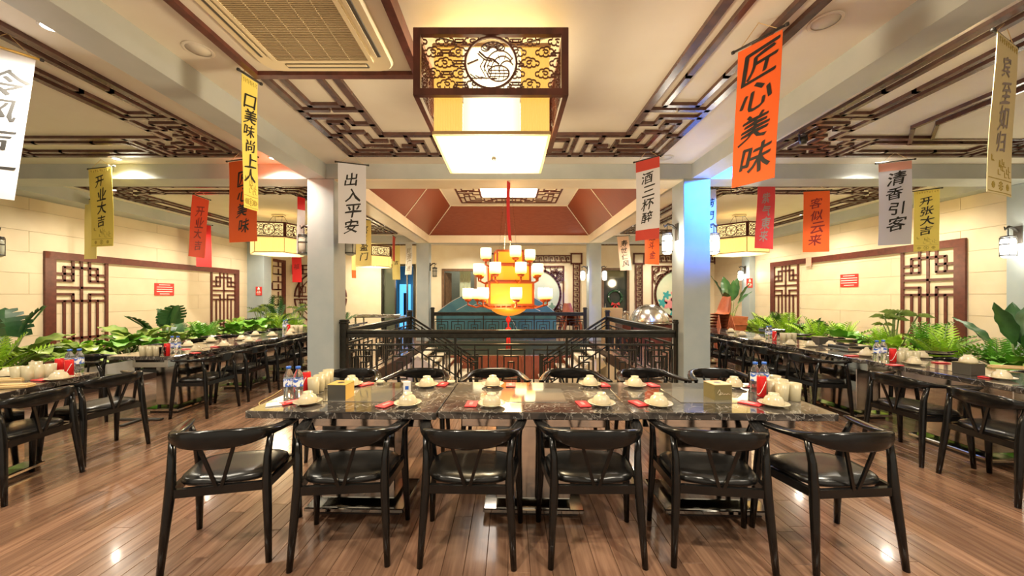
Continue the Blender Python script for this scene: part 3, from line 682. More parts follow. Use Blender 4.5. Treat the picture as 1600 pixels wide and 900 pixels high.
for i,(x,y,a,l) in enumerate([(-1.56,1.99,13,'black armchair turned outward at the near left end of the central table'),
    (-.905,1.99,5,'black armchair second from the left on the near side of the central table'),
    (-.225,1.99,-2,'black armchair on the near side of the central table, left of the middle pedestal'),
    (.475,1.99,0,'black armchair on the near side of the central table, right of the middle pedestal'),
    (1.135,1.97,-8,'black armchair with a blue sheen on its seat, near side of the central table'),
    (1.845,1.955,4,'black armchair at the near right end of the central table, set apart from the others')]):
    chair_rear(x,y,a,l,G1)
for i,x in enumerate((-1.50,-.85,-.13,.60,1.31,1.99)):
    chair((x,3.44,0),pi+radians((4,-3,2,-2,3,-4)[i]),'black armchair behind the central table facing the camera, %s from the left'%ORD[i],'armchairs along the far side of the central table')
for cx,cy,a,l in [(-3.77,2.81,94,'black armchair nearest the camera at the left table, gold light showing through its back'),
    (-3.84,3.45,82,'black armchair at the far corner of the nearest left table')]: chair((cx+.015,cy,0),radians(a),l,'armchairs of the nearest left table')
for i,y in enumerate((4.68,5.36,6.04,6.70,7.36,8.05,8.75)):
    chair((-3.82-.02*(i%2),y,0),radians(90+(-2,3,0,2,-3,1,0)[i]),'black armchair, aisle side of the long left table row, %s from near end'%ORD[i],'aisle-side armchairs of the left row')
for i,y in enumerate((4.55,5.5,6.2,6.9,7.6,8.3)):
    chair((-5.02 if i else -4.88,y,0),radians(-90+(14,-3,2,0,2,1)[i]),'black armchair, plant side of the long left table row, %s from near end'%ORD[i],'plant-side armchairs of the left row')
for i,(cx,y,a) in enumerate([(3.76,2.79,-94),(3.74,3.42,-88),(3.82,4.60,-92),(3.80,5.26,-88),(3.80,5.92,-91),(3.80,6.58,-89),(3.80,7.24,-90),(3.80,7.95,-90)]):
    chair((cx,y,0),radians(a),'black armchair, aisle side of the long right table row, %s from the camera'%ORD[i],'aisle-side armchairs of the right row')
for i,y in enumerate((2.75,3.48,4.25,4.95,5.65,6.4,7.1)):
    chair((4.92,y,0),radians(90+(2,-3,0,2,-2,0,1)[i]),'black armchair, plant side of the long right table row, %s from the camera'%ORD[i],'plant-side armchairs of the right row')

# ================================================================ TABLES
def make_table(Lx=1.175,W=.785):
    t=T('dining_table','x','table')
    O('tabletop',MB().bbox((0,0,.7275),(Lx,W,.045),.004),M['marble'],t)
    O('hob_glass',MB().bbox((0,0,.7515),(.44,.36,.003),.001),M['hob'],t)
    O('burner_box',MB().bbox((0,0,.650),(Lx*.80,W*.54,.105),.004),M['steel'],t)
    O('bracket',MB().bx(-Lx*.40,-Lx*.40+.03,-W*.22,W*.22,.66,.704),M['black'],t); O('bracket',MB().bx(Lx*.40-.03,Lx*.40,-W*.22,W*.22,.66,.704),M['black'],t)
    O('column',MB().bbox((0,0,.340),(.50,.27,.51),.006),M['steel'],t)
    O('plinth',MB().bbox((0,0,.045),(.66,.42,.03),.006),M['steel'],t); O('foot_skirt',MB().bx(-.29,.29,-.17,.17,0,.03),M['basebd'],t)
    return t
table=Proto(make_table)
TY=2.267+.39
for x,y,a,l in [(-.985,TY-.004,-1.6,'marble-topped table forming the left third of the central dining table'),(.168,TY-.015,-1.8,'marble-topped table in the middle of the central row, amber reflections on its hob'),(1.366,TY-.03,-2.0,'marble-topped table forming the right third of the central dining table, pale reflection on its hob')]:
    table((x-(.028 if x<-.5 else 0),y,0),radians(a),l,'tables of the central row').scale=(1.035 if x>1 else 1,1,1)
table((-4.08,2.81,0),radians(100),'marble-topped table nearest the camera on the left, slightly askew','left tables')
for i,y in enumerate((4.94,6.14,7.34,8.54,9.74)): table((-4.30,y,0),pi/2,'marble-topped table in the long left row, %s from its near end'%ORD[i],'left tables')
for i,y in enumerate((2.30,3.50,4.71,5.91,7.11,8.31)): table((4.31-(.0 if i<2 else .02),y,0),pi/2,'marble-topped table in the long right row, %s from the camera'%ORD[i],'right tables')

# ================================================================ TABLEWARE
def make_saucer():
    t=O('saucer',MB().lathe([(.001,.004),(.045,.002),(.05,0),(.055,.003),(.088,.016),(.086,.019),(.055,.008),(.001,.007)],28),M['porc'],label='x',cat='saucer'); return t
def make_bowl():
    return O('bowl',MB().lathe([(.058,.0),(.059,.004),(.056,.022),(.046,.042),(.030,.054),(.028,.056),(.029,.066),(.026,.066),(.024,.058),(.001,.057)],28),M['porc'],label='x',cat='bowl')
saucer=Proto(make_saucer); bowl=Proto(make_bowl)
def setting(px,py,where,group,z=.755,dz=0):
    p=on(px,py,z); p.z+=dz
    saucer(p,R.random()*6,'cream saucer under the upturned bowl, '+where,'saucers '+group); bowl(p+Vector((0,0,.0105)),R.random()*6,'upturned cream bowl on a saucer, '+where,'bowls '+group)
packet=Proto(lambda: _packet())
def _packet():
    t=T('napkin_packet','x','napkin packet'); O('sleeve',MB().bbox((0,0,.004),(.075,.125,.008),.002),M['redpaper'],t); mb=MB()
    for k in range(3): mb.bx(-.004+k*.008-.008,-.002+k*.008-.008,-.03,.03,.008,.0086)
    O('printed_mark',mb,M['white'],t); return t
for i,(x,y) in enumerate([(481,630),(637,632),(768,633),(940,632),(1029,633),(1209,633)]): setting(x,y,'near edge of the central table, %s from the left'%ORD[i],'along the near edge of the central table')
for i,(x,y) in enumerate([(549,602),(667,603),(770,602),(922,602),(992,603),(1147,604)]): setting(x,y,'far edge of the central table, %s from the left'%ORD[i],'along the far edge of the central table')
for i,(x,y,a) in enumerate([(455,629,-38),(604,633,-25),(737,632,-3),(911,632,6),(997,631,14),(1172,631,38)]):
    packet(on(x,y,.752),radians(a),'red napkin packet, near edge of the central table, %s from the left'%ORD[i],'packets along the near edge')
for i,(x,y,a) in enumerate([(570,601,-35),(692,601,-8),(798,602,0),(943,602,4),(1018,602,12),(1172,604,80)]):
    packet(on(x,y,.752),radians(a),'red napkin packet, far edge of the central table, %s from the left'%ORD[i],'packets along the far edge')
def make_cup(): return O('cup',MB().lathe([(.001,.0),(.031,.0),(.034,.004),(.0405,.118),(.0385,.118),(.032,.008),(.001,.008)],20),M['cup'],label='x',cat='cup')
cup=Proto(make_cup)
def make_bottle():
    t=T('water_bottle','x','bottle')
    bo=O('body',MB().lathe([(.001,0),(.028,0),(.031,.006),(.031,.05),(.029,.06),(.031,.07),(.031,.15),(.027,.17),(.014,.195),(.013,.205),(.001,.205)],20),M['pet'],t)
    O('label_band',MB().lathe([(.0316,.088),(.0316,.142)],20,caps=False),M['label'],bo); O('cap',MB().lathe([(.001,.205),(.016,.205),(.016,.222),(.001,.224)],16),M['blue'],t); return t
bottle=Proto(make_bottle)
def make_can():
    t=T('drink_can','x','can'); O('body',MB().lathe([(.001,0),(.024,0),(.029,.008),(.029,.138),(.025,.148)],20),M['canred'],t); O('lid',MB().lathe([(.001,.147),(.0255,.147),(.026,.150),(.022,.149),(.001,.148)],20),M['steel'],t)
    mb=MB(); mb.tube([(.0295*cos(a),.0295*sin(a),.05+.05*sin(a*1.5+2)+.02) for a in [-2.6+.12*k for k in range(17)]],.0022,5); O('white_swirl',mb,M['white'],t); return t
can=Proto(make_can)
def make_glass(): return O('glass_tumbler',MB().lathe([(.001,0),(.028,0),(.034,.11),(.0325,.11),(.027,.006),(.001,.006)],16),M['glass'],label='x',cat='glass')
glass=Proto(make_glass)
TB=.7503
def cluster(pl,cups,bots,cans,glasses,where,g):
    for i,(x,y) in enumerate(cups): cup(on(x,y,TB),i,'cream beaker, %s of those %s'%(ORD[i],where),'beakers '+g)
    for i,(x,y) in enumerate(bots): bottle(on(x,y,TB),.6+i,'blue-capped water bottle, %s of the pair %s'%(ORD[i],where),'bottles '+g)
    for i,(x,y) in enumerate(cans): can(on(x,y,TB),-.5+i,'red drink can beside the bottles %s%s'%(where,'' if len(cans)==1 else (', left one',', right one')[i]),'cans '+g)
    for i,(x,y) in enumerate(glasses): glass(on(x,y,TB),0,'clear tumbler, %s beside the can %s'%(ORD[i],where),'tumblers '+g)
cluster(0,[(490,616),(499,611),(507,606),(513,601)],[(451,623),(466,623)],[(479,612)],[(474,606)],'at the central table left end','at the left end of the central table')
cluster(0,[(1222,626),(1241,626),(1206,620),(1221,619),(1210,612)],[(1180,613),(1194,613)],[(1190,620)],[(1176,605),(1191,606)],'at the central table right end','at the right end of the central table')
# boxes
def tissue(px,py,rz,face,top,label,side=None):
    p=on(px,py,.7503); t=T('tissue_box',label,'tissue box',p,rz)
    O('box_body',MB().bbox((0,0,.052),(.125,.125,.104),.003),face,t); O('lid_panel',MB().bbox((0,0,.1055),(.127,.127,.004),.001),top,t)
    O('slot',MB().lathe([(.001,.1080),(.022,.1082),(.024,.1078)],16),M['basebd'],t)
    if side: O('side_panel',MB().bx(.0626,.0635,-.06,.06,.003,.102),side,t)
    return t
tissue(533,622,radians(-4),M['darkcard'],M['gold'],'tissue box with dark front and gold top at the left end of the central table',M['gold'])
tb=tissue(1121,622,radians(6),M['olive'],M['wood'],'olive tissue box with pale script at the right end of the central table')
mb=MB(); MX=Matrix(((1,0,0,0),(0,0,1,-.0655),(0,1,0,0),(0,0,0,1)))
mb.line2([(-.045,.05),(-.03,.075),(-.02,.045),(-.035,.04),(-.02,.055),(-.005,.05)],.003,MX,.002); mb.line2([(-.03,.038),(-.01,.046),(0,.04),(.01,.046),(.02,.04),(.03,.046),(.045,.04)],.003,MX,.002); O('script_flourish',mb,M['porc'],tb)
t=T('card_holder','small white card holder standing behind a bowl on the left central table','card',on(636,616,.7503),.1); O('card',MB().bbox((0,0,.045),(.05,.012,.09),.002),M['white'],t); O('printed_mark',MB().bx(-.012,.012,-.0075,-.006,.035,.06),M['blue'],t)
dish=Proto(lambda: O('sauce_dish',MB().lathe([(.001,0),(.022,0),(.034,.020),(.032,.020),(.020,.004),(.001,.004)],18),M['porc'],label='x',cat='dish'))
for i,(x,y) in enumerate([(594,599),(635,600),(705,599)]): dish(on(x,y,.7503),0,'tiny cream sauce dish at the far edge of the central table, %s from the left'%ORD[i],'sauce dishes')
t=T('folded_napkin','folded white napkin at the near left corner of the central table','napkin',on(434,632,.7503),.5); O('napkin_sheet',MB().bbox((0,0,.004),(.13,.08,.008),.002),M['white'],t)
# left tables
cluster(0,[(44,594),(61,592),(78,590),(56,586),(27,595)],[(109,584),(124,583)],[(93,586),(108,588)],[],'on the nearest left table','on the nearest left table')
cluster(0,[(224,556),(235,556),(246,556)],[(269,554),(278,554)],[(261,556)],[(254,557)],'at the near end of the long left row','at the near end of the left row')
for i,(x,y) in enumerate([(92,593),(12,588)]): setting(x,y,'%s on the nearest left table'%('by the beakers' if i==0 else 'by the left picture edge'),'on the nearest left table')
for i,(x,y) in enumerate([(294,541),(307,549),(329,534),(350,541),(377,531),(399,524),(389,534),(425,525),(452,524),(455,519)]):
    setting(x,y,'long left row, %s from its near end'%ORD[i],'on the long left row')
for i,(x,y,a) in enumerate([(66,594,80),(305,552,60),(288,546,70),(338,542,80)]): packet(on(x,y,.752),radians(a),'red napkin packet on the left tables, %s from the left picture edge'%ORD[i],'packets on the left tables')
cluster(0,[(456,517),(463,517),(470,517)],[(444,518),(448,516)],[(451,519)],[],'far along the left row by the left pillar','far along the left row')
# right tables
cluster(0,[(1406,566),(1418,566),(1430,566),(1412,560)],[(1370,564),(1380,563)],[(1395,566)],[(1388,562)],'on the right row under the near lattice','on the right row, near group')
cluster(0,[(1223,532),(1232,532),(1240,532)],[(1199,531),(1204,530)],[(1210,532)],[(1216,531)],'on the right row under the far lattice','on the right row, far group')
for i,(x,y) in enumerate([(1565,592),(1535,604),(1428,569),(1440,559),(1352,556),(1350,549),(1298,541),(1266,541),(1235,539),(1184,531),(1160,524),(1142,519)]):
    if i==1: continue
    setting(x,y,'long right row, %s from the camera'%(ORD+['eleventh','twelfth'])[i],'on the long right row')
for i,(x,y,a) in enumerate([(1545,590,100),(1398,571,95),(1470,567,80),(1330,556,95),(1352,545,90)]): packet(on(x,y,.752),radians(a),'red napkin packet on the right row, %s from the camera'%ORD[i],'packets on the right row')
p=on(1513,585,.7503); t=T('tissue_box','dark tissue box with a bowl on top, on the near part of the right row','tissue box',p,.1); O('box_body',MB().bbox((0,0,.052),(.15,.13,.104),.003),M['darkcard'],t); O('rim',MB().bbox((0,0,.106),(.153,.133,.004),.001),M['olive'],t)
bowl(p+Vector((0,0,.1085)),0,'upturned cream bowl standing on the dark tissue box on the right row')
p=on(1281,537,.7503); t=T('tissue_box','dark tissue box on the right row near the silver stove','tissue box',p,.1); O('box_body',MB().bbox((0,0,.05),(.15,.13,.1),.003),M['darkcard'],t); O('rim',MB().bbox((0,0,.1025),(.153,.133,.004),.001),M['olive'],t)
def make_stove():
    t=T('portable_stove','x','stove'); O('casing',MB().bbox((0,0,.045),(.34,.27,.07),.006),M['steel'],t)
    mb=MB(); mb.lathe([(.09,.081),(.11,.081),(.11,.093),(.09,.093)],20,(-.04,0,0)); 
    for k in range(4): mb.bar((-.04+.04*cos(k*pi/2),.04*sin(k*pi/2),.093),(-.04+.125*cos(k*pi/2),.125*sin(k*pi/2),.093),.01,.012)
    O('pan_support',mb,M['black'],t); O('knob',MB().lathe([(.001,0),(.02,0),(.018,.02),(.001,.02)],12).xf(Matrix.Rotation(pi/2,4,'X')),M['black'],t,loc=(.12,-.135,.045))
    for s in (-1,1):
        for r_ in (-1,1): O('foot',MB().lathe([(.001,0),(.012,0),(.012,.011),(.001,.011)],8),M['black'],t,loc=(s*.14,r_*.11,0))
    return t
stove=Proto(make_stove)
stove(on(1327,548,.7503),radians(8),'silver portable stove on the right row, beside the near water bottles','stoves'); stove(on(1298,540,.7503)+Vector((.30,.22,0)),radians(4),'silver portable stove on the right row, behind a bowl','stoves'); stove(on(1190,520,.7503)+Vector((.2,0,0)),radians(2),'silver portable stove far along the right row near the pot plant','stoves')
def sticks(p,rz,label,n=5):
    t=T('chopstick_tray',label,'chopsticks',p,rz); O('tray',MB().bbox((0,0,.011),(.26,.075,.022),.004),M['wood'],t)
    for k in range(n): O('chopstick',MB().tube([(-.12,-.024+k*.012,.027),(.12,-.022+k*.011,.027)],[.004,.003],6),M['wood'],t)
sticks(on(10,596,.7503),radians(12),'wooden tray of chopsticks on the nearest left table'); sticks(on(16,606,.7503)+Vector((0,0,0)),radians(14),'second wooden chopstick tray on the nearest left table, closer to the aisle')
sticks(on(1572,578,.7503)+Vector((.1,.06,0)),radians(-20),'wooden tray of chopsticks on the near end of the right row')
def grillpan(p,label):
    t=T('grill_pan',label,'grill pan',p); O('pan',MB().lathe([(.001,.004),(.12,.004),(.15,.022),(.155,.022),(.125,0),(.001,0)],24),M['black'],t); O('grill_handle',MB().bar((.15,0,.02),(.26,0,.03),.02,.012),M['black'],t)
grillpan(on(1243,524,.7503)+Vector((.1,0,0)),'black grill pan on the right row by the ferns'); grillpan(on(345,527,.7503)+Vector((-.15,0,0)),'black grill pan on the left row by the plants'); grillpan(on(1462,553,.7503)+Vector((.0,.0,0)),'black grill pan on the right row below the near lattice')

# ================================================================ CARVED PANELS AND LANTERNS
def carved(w_,h_,fr_=.045,line=.011,cell=.135,ringr=None,th=.012,seed=1,bird=True):
    rr=random.Random(seed); paths=[]; rad=ringr or h_*.36
    def cloud(cx,cz,s,fl):
        sp=[(cx+s*.36*(k/14)*cos(.62*k)*fl,cz+s*.24*(k/14)*sin(.62*k)) for k in range(5,15)]; paths.append(sp)
        o=[]
        for bx_,bz_,r_,a0,a1 in ((-.72,-.05,.26,200,70),(-.30,.20,.28,170,50),(.12,.28,.30,150,40),(.50,.08,.28,110,-20),(.80,-.16,.20,90,-80)):
            for k in range(6): a=radians(a0+(a1-a0)*k/5); o.append((cx+fl*s*(bx_+r_*cos(a)),cz+s*(bz_+r_*.8*sin(a))))
        for bx_,bz_,r_ in ((.45,-.30,.2),(.02,-.36,.24),(-.42,-.30,.22),(-.8,-.2,.14)):
            for k in range(5): a=radians(20-200*k/4); o.append((cx+fl*s*(bx_+r_*cos(a)),cz+s*(bz_+r_*.6*sin(a))))
        paths.append(o)
        for dz,L in ((-.1,1.1),(.18,.75)):
            x1=cx+fl*s*(.85+L); z=cz+s*dz; paths.append([(cx+fl*s*.9,z),(x1,z)]+[(x1+fl*s*.14*sin(pi*k/6),z-s*.14+s*.14*cos(pi*k/6)) for k in range(7)]+[(x1-fl*s*.4,z-s*.28)])
    nx=max(4,int(w_/(cell*1.3))); nz=max(3,int(h_/(cell*.52)))
    for j in range(nz):
        for i in range(nx+1):
            cx=-w_/2+(i+(.5 if j%2 else 0)-.1)*w_/nx+rr.uniform(-.01,.01); cz=-h_/2+(j+.5)*h_/nz; cloud(cx,cz,cell*.50,1 if (i+j)%2 else -1)
    def clip(P):
        out=[];cur=[]
        for i in range(len(P)-1):
            a,b=P[i],P[i+1]; n=max(1,int(sqrt((b[0]-a[0])**2+(b[1]-a[1])**2)/.03))
            for k in range(n):
                p=(a[0]+(b[0]-a[0])*k/n,a[1]+(b[1]-a[1])*k/n)
                ok=abs(p[0])<w_/2-.01 and abs(p[1])<h_/2-.01 and p[0]**2+p[1]**2>rad*rad
                if ok: cur.append(p)
                else:
                    if len(cur)>1: out.append(cur)
                    cur=[]
        cur.append(P[-1]) if cur and abs(P[-1][0])<w_/2 and abs(P[-1][1])<h_/2 and P[-1][0]**2+P[-1][1]**2>rad*rad else None
        if len(cur)>1: out.append(cur)
        return out
    MX=Matrix(((1,0,0,0),(0,0,1,-th/2),(0,1,0,0),(0,0,0,1))); mb=MB()
    for p in paths:
        for q in clip(p): mb.line2(q,line,MX,th)
    ring=MB(); n=36; ring.line2([(rad*cos(2*pi*k/n),rad*sin(2*pi*k/n)) for k in range(n+1)],line*2.2,MX,th*1.2)
    fig=MB(); r=rad
    if bird:
        for k in range(7):
            a=pi*(k+.5)/7; c_=(r*.30*cos(a)+.08*r,r*.52+r*.18*sin(a)); P=[(c_[0]+.17*r*cos(b),c_[1]+.11*r*sin(b)) for b in [2*pi*q/10 for q in range(11)]]; fig.line2(P,line*.8,MX,th)
        for r2,o in ((.55,.45),(.38,.62),(.75,.35)):
            P=[(o*r+r2*r*cos(a)*.8,-.35*r+r2*r*sin(a)*1.1) for a in [radians(40+140*q/12) for q in range(13)]]; P=[p for p in P if p[0]**2+p[1]**2<(r*.98)**2]; fig.line2(P,line*.9,MX,th)
        for q in range(5): a=radians(50+28*q); fig.line2([(.45*r+.40*r*cos(a),-.3*r+.45*r*sin(a)),(.45*r+.62*r*cos(a),-.3*r+.62*r*sin(a))],line*.7,MX,th)
        P=[(.3*r+.42*r*cos(a),-.42*r+.28*r*sin(a)*1.1) for a in [2*pi*q/20 for q in range(21)]]; fig.line2(P,line,MX,th)
        for q in range(5):
            x=.3*r-.34*r+.17*r*q; hh=.26*r*sqrt(max(.05,1-((x-.3*r)/(.42*r))**2)); fig.line2([(x,-.42*r-hh),(x+.06*r,-.42*r),(x,-.42*r+hh)],line*.6,MX,th)
        for q in (-.12,0,.12): fig.line2([(-.08*r,-.42*r+q*r),(.68*r,-.42*r+q*r)],line*.6,MX,th)
        fig.line2([(-.45*r,.42*r),(-.2*r,.2*r),(.1*r,.12*r),(.3*r,-.05*r)],line*1.6,MX,th); fig.line2([(-.5*r,.35*r),(-.25*r,.12*r),(.05*r,.05*r)],line,MX,th)
        for q in range(3): fig.line2([(-.25*r+.12*r*q,.15*r),(-.42*r+.14*r*q,-.15*r),(-.2*r+.1*r*q,-.55*r)],line*.8,MX,th)
        for q in range(5): fig.line2([(-.8*r+.2*r*q,-.45*r-.05*r*q),(-.55*r+.2*r*q,-.62*r),(-.75*r+.2*r*q,-.60*r)],line*.6,MX,th)
        fig.line2([(-.9*r,-.05*r),(-.5*r,.12*r)],line*1.2,MX,th)
    else:
        for k in range(5):
            a=2*pi*k/5+.3; P=[(.45*r*cos(a)+.38*r*cos(b),.45*r*sin(a)+.38*r*sin(b)) for b in [2*pi*q/14 for q in range(15)]]; fig.line2(P,line,MX,th)
    fr=MB(); H=h_/2+fr_; W=w_/2+fr_
    fr.bx(-W,W,-.018,.018,h_/2,H); fr.bx(-W,W,-.018,.018,-H,-h_/2); fr.bx(-W,-w_/2,-.018,.018,-h_/2,h_/2); fr.bx(w_/2,W,-.018,.018,-h_/2,h_/2)
    return mb,ring,fig,fr
LW='trim'
L0=Vector((-.12,3.0,0))
t=T('square_lantern','large square pendant lantern with carved cloud panels and glowing cloth box, over the central table','pendant lantern',(L0.x,L0.y,2.57))
mb,ring,fig,fr=carved(.94,.36,line=.0062,cell=.135,th=.010,ringr=.172)
me=[x.mesh(n,M[LW]) for x,n in ((mb,'cloud_carving'),(ring,'medallion_ring'),(fig,'medallion_figure'),(fr,'panel_frame'))]
for k in range(4):
    a=k*pi/2; c=(.50*sin(a),-.50*cos(a),.445)
    O('panel_frame',me[3],None,t,loc=c,rot=(0,0,a)); 
    O('cloud_carving',me[0],None,t,loc=c,rot=(0,0,a),kind='stuff'); O('medallion_ring',me[1],None,t,loc=c,rot=(0,0,a)); O('medallion_figure',me[2],None,t,loc=c,rot=(0,0,a))
def pleat(w_,h_,n,y,amp=.004):
    m_=MB(); k=n*2; m_.loft([[(-w_/2+w_*i/k,y-(amp if i%2 else 0),z) for i in range(k+1)] for z in (0,h_)],closed=False,smooth=False); return m_
for k in range(4):
    a=k*pi/2
    for j,(x0,x1) in enumerate(((-.40,-.203),(-.197,.197),(.203,.40))):
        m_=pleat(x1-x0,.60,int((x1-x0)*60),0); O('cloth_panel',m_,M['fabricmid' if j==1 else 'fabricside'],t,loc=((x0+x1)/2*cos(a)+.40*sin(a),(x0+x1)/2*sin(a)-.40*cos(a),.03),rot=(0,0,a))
    for z in (.015,.625): O('edge_batten',MB().bx(-.405,.405,-.008,.008,-.012,.012),M['wood'],t,loc=(.405*sin(a),-.405*cos(a),z),rot=(0,0,a))
O('diffuser',MB().bx(-.395,.395,-.395,.395,0.0,.008),M['fabricb'],t); O('finial',MB().lathe([(.001,-.03),(.012,-.028),(.02,-.012),(.012,0),(.001,0)],12),M['metalrod'],t)
cp=MB(); cp.loft([[(.22,.22,.70),(-.22,.22,.70),(-.22,-.22,.70),(.22,-.22,.70)],[(.02,.02,.845),(-.02,.02,.845),(-.02,-.02,.845),(.02,-.02,.845)]],smooth=False); O('canopy',cp,M['beam'],t)
for sx in (-1,1):
    for sy in (-1,1): O('stay_rod',MB().bar((sx*.48,sy*.48,.66),(sx*.1,sy*.1,.80),.012,.012),M['metalrod'],t)
light('square_lantern_underfill','POINT',(L0.x,L0.y,2.20),75,WARM,.20); light('square_lantern_top_bulb','POINT',(L0.x,L0.y,3.27),55,NEUT,.12)  # lower light is added outside the cloth box to brighten its bottom plate
def make_hex():
    t=T('hexagonal_lantern','x','pendant lantern'); Rr=.66; w_=Rr-.0; ap=Rr*cos(pi/6)
    mb,ring,fig,fr=carved(w_-.06,.28,fr_=.03,line=.0075,cell=.17,ringr=.118,bird=False,seed=4)
    me=[x.mesh(n,M['lattice']) for x,n in ((mb,'cloud_carving'),(ring,'medallion_ring'),(fig,'medallion_figure'),(fr,'panel_frame'))]
    for k in range(6):
        a=k*pi/3+radians(12); c=(ap*sin(a),-ap*cos(a),.52)
        for m_ in me: O(m_.name.split('.')[0],m_,None,t,loc=c,rot=(0,0,a),kind='stuff' if 'cloud' in m_.name else None)
        O('lit_skin',MB().bx(-w_/2+.03,w_/2-.03,-.003,.003,-.15,.15),M['litskin'],t,loc=(c[0]*.955,c[1]*.955,.52),rot=(0,0,a))
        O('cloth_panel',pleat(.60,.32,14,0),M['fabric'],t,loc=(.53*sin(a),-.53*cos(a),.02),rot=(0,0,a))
    hx=lambda r_,z:[(r_*cos(k*pi/3+radians(12)+pi/2+pi/6),r_*sin(k*pi/3+radians(12)+pi/2+pi/6),z) for k in range(6)]
    O('diffuser',MB().loft([hx(.60,.0),hx(.60,.012)],smooth=False),M['fabricb'],t)
    for k in range(6):
        a=k*pi/3+radians(12)+pi/6; O('corner_batten',MB().bx(.603*sin(a)-.008,.603*sin(a)+.008,-.603*cos(a)-.008,-.603*cos(a)+.008,0,.35),M['wood'],t)
    for z in (.012,.34): O('edge_batten',MB().loft([hx(.612,z-.010),hx(.612,z+.010),hx(.600,z+.010),hx(.600,z-.010),hx(.612,z-.010)],smooth=False,caps=False),M['wood'],t)
    O('canopy',MB().bbox((0,0,.945),(.30,.12,.05),.01),M['steel'],t)
    for k in range(4): O('suspension_cord',MB().bar((.25*cos(k*pi/2+.8),.25*sin(k*pi/2+.8)*1.0,.70),(.11*(1 if cos(k*pi/2+.8)>0 else -1),.04*(1 if sin(k*pi/2+.8)>0 else -1),.925),.006,.006),M['metalrod'],t)
    O('cross_brace',MB().bar((-ap,0,.69),(ap,0,.69),.015,.015).bar((0,-ap,.69),(0,ap,.69),.015,.015),M['metalrod'],t)
    return t
hexl=Proto(make_hex)
for x,y,l in ((-5.55,9.0,'hexagonal carved lantern with glowing cloth skirt, left of the left pillar'),(5.56,9.0,'hexagonal carved lantern with glowing cloth skirt, right of the blue-lit pillar'),(-4.65,12.9,'hexagonal lantern far back, between the two left pillars')):
    o=hexl((x,y,2.45),0 if y<10 else .5,l,'hexagonal lanterns')
    light('hexagonal_lantern_underfill','POINT',(x,y,2.15),40,WARM,.2)  # added fill light hanging below the lantern, outside its skirt

# ================================================================ CHANDELIER
K=8.9/F
ch=T('tiered_chandelier','amber tiered chandelier with rings of glowing glass shades over the stairwell','chandelier',(-.01,8.9,1.0)); z0=1.0
def tier(hw,za,zb,rz,name):
    fr=MB(); b_=.045
    MR=Matrix.Rotation(rz,4,'Z')
    for sx in (-1,1):
        for sy in (-1,1): fr.box((sx*hw,sy*hw,(za+zb)/2-z0),(b_,b_,zb-za+.04),M=None)
    for z in (za,zb):
        for s in (-1,1): fr.box((0,s*hw,z-z0),(2*hw,b_,b_)); fr.box((s*hw,0,z-z0),(b_,2*hw,b_))
    fr.xf(MR); O(name,fr,M['chframe'],ch)
    for k in range(4):
        a=rz+k*pi/2; O('amber_panel',MB().bx(-hw+.03,hw-.03,-.005,.005,za-z0+.02,zb-z0-.02),M['amber'],ch,loc=(hw*.97*sin(a),-hw*.97*cos(a),0),rot=(0,0,a))
tier(.50,1.26,1.76,radians(8),'lower_tier_frame'); tier(.44,1.80,2.16,radians(8),'middle_tier_frame'); tier(.30,2.20,2.50,radians(8),'upper_tier_frame')
fr=MB()
for s in (-1,1):
    fr.box((0,s*.50,.18),(1.0,.04,.03)); fr.box((s*.50,0,.18),(.04,1.0,.03))
    for k in range(9): fr.box((-.48+k*.12,s*.50,.22),(.02,.03,.08)); fr.box((s*.50,-.48+k*.12,.22),(.03,.02,.08))
fr.xf(Matrix.Rotation(radians(8),4,'Z')); O('bottom_gallery',fr,M['chframe'],ch)
O('amber_bowl',MB().lathe([(.001,-.02),(.12,-.01),(.26,.03),(.38,.10),(.44,.17),(.001,.17)],32),M['amberbowl'],ch)
def shades(Rr,n,ph,z,zf):
    for k in range(n):
        a=ph+2*pi*k/n; x,y=Rr*sin(a),-Rr*cos(a)
        ar=O('arm',MB().tube([(x,y,z-z0-.06),(x,y,z-z0-.14),(x*.8,y*.8,z-z0-.20),(x*zf,y*zf,z-z0-.14)],.022,6),M['chframe'],ch); O('glass_shade',SHME,None,ar,loc=(x,y,z-z0)); O('candle_cup',CUPME,None,ar,loc=(x,y,z-z0-.06))
SHME=MB().lathe([(.001,0),(.10,0),(.125,.02),(.130,.14),(.125,.25),(.120,.25),(.118,.24),(.001,.235)],20).mesh('glass_shade',M['shade']); CUPME=MB().lathe([(.02,-.01),(.06,.0),(.09,.05),(.02,.06)],12).mesh('candle_cup',M['chframe'])
shades(.96,8,radians(10),1.39,.55); shades(.74,8,radians(22),1.95,.60); shades(.55,4,radians(17),2.33,.55)
t2=MB(); t2.lathe([(.001,-.02),(.05,-.06),(.06,-.12),(.04,-.17),(.001,-.18)],12,(0,0,0)); t2.tube([(0,0,-.16),(0,0,-.30)],.02,8); t2.lathe([(.001,-.28),(.06,-.30),(.075,-.36),(.06,-.42),(.001,-.44)],10)
for k in range(10): a=2*pi*k/10; t2.tube([(.03*cos(a),.03*sin(a),-.42),(.05*cos(a),.05*sin(a),-.80)],.010,5)
O('tassel',t2,M['c_red'],ch)
for x,y in ((-.22,-.1),(-.1,.15),(.05,-.15),(.2,.1)):
    mb=MB(); p=Vector((x,y,1.52)); q=Vector((x*.35,y*.35,3.12)); n=46
    for k in range(n):
        a=p.lerp(q,k/n); b=p.lerp(q,(k+.72)/n); mb.bar(a,b,.010 if k%2 else .004,.004 if k%2 else .010)
    O('chain',mb,M['steel'],ch)
O('ceiling_mount',MB().lathe([(.001,3.10),(.12,3.11),(.16,3.158),(.001,3.158)],20),M['steel'],ch)
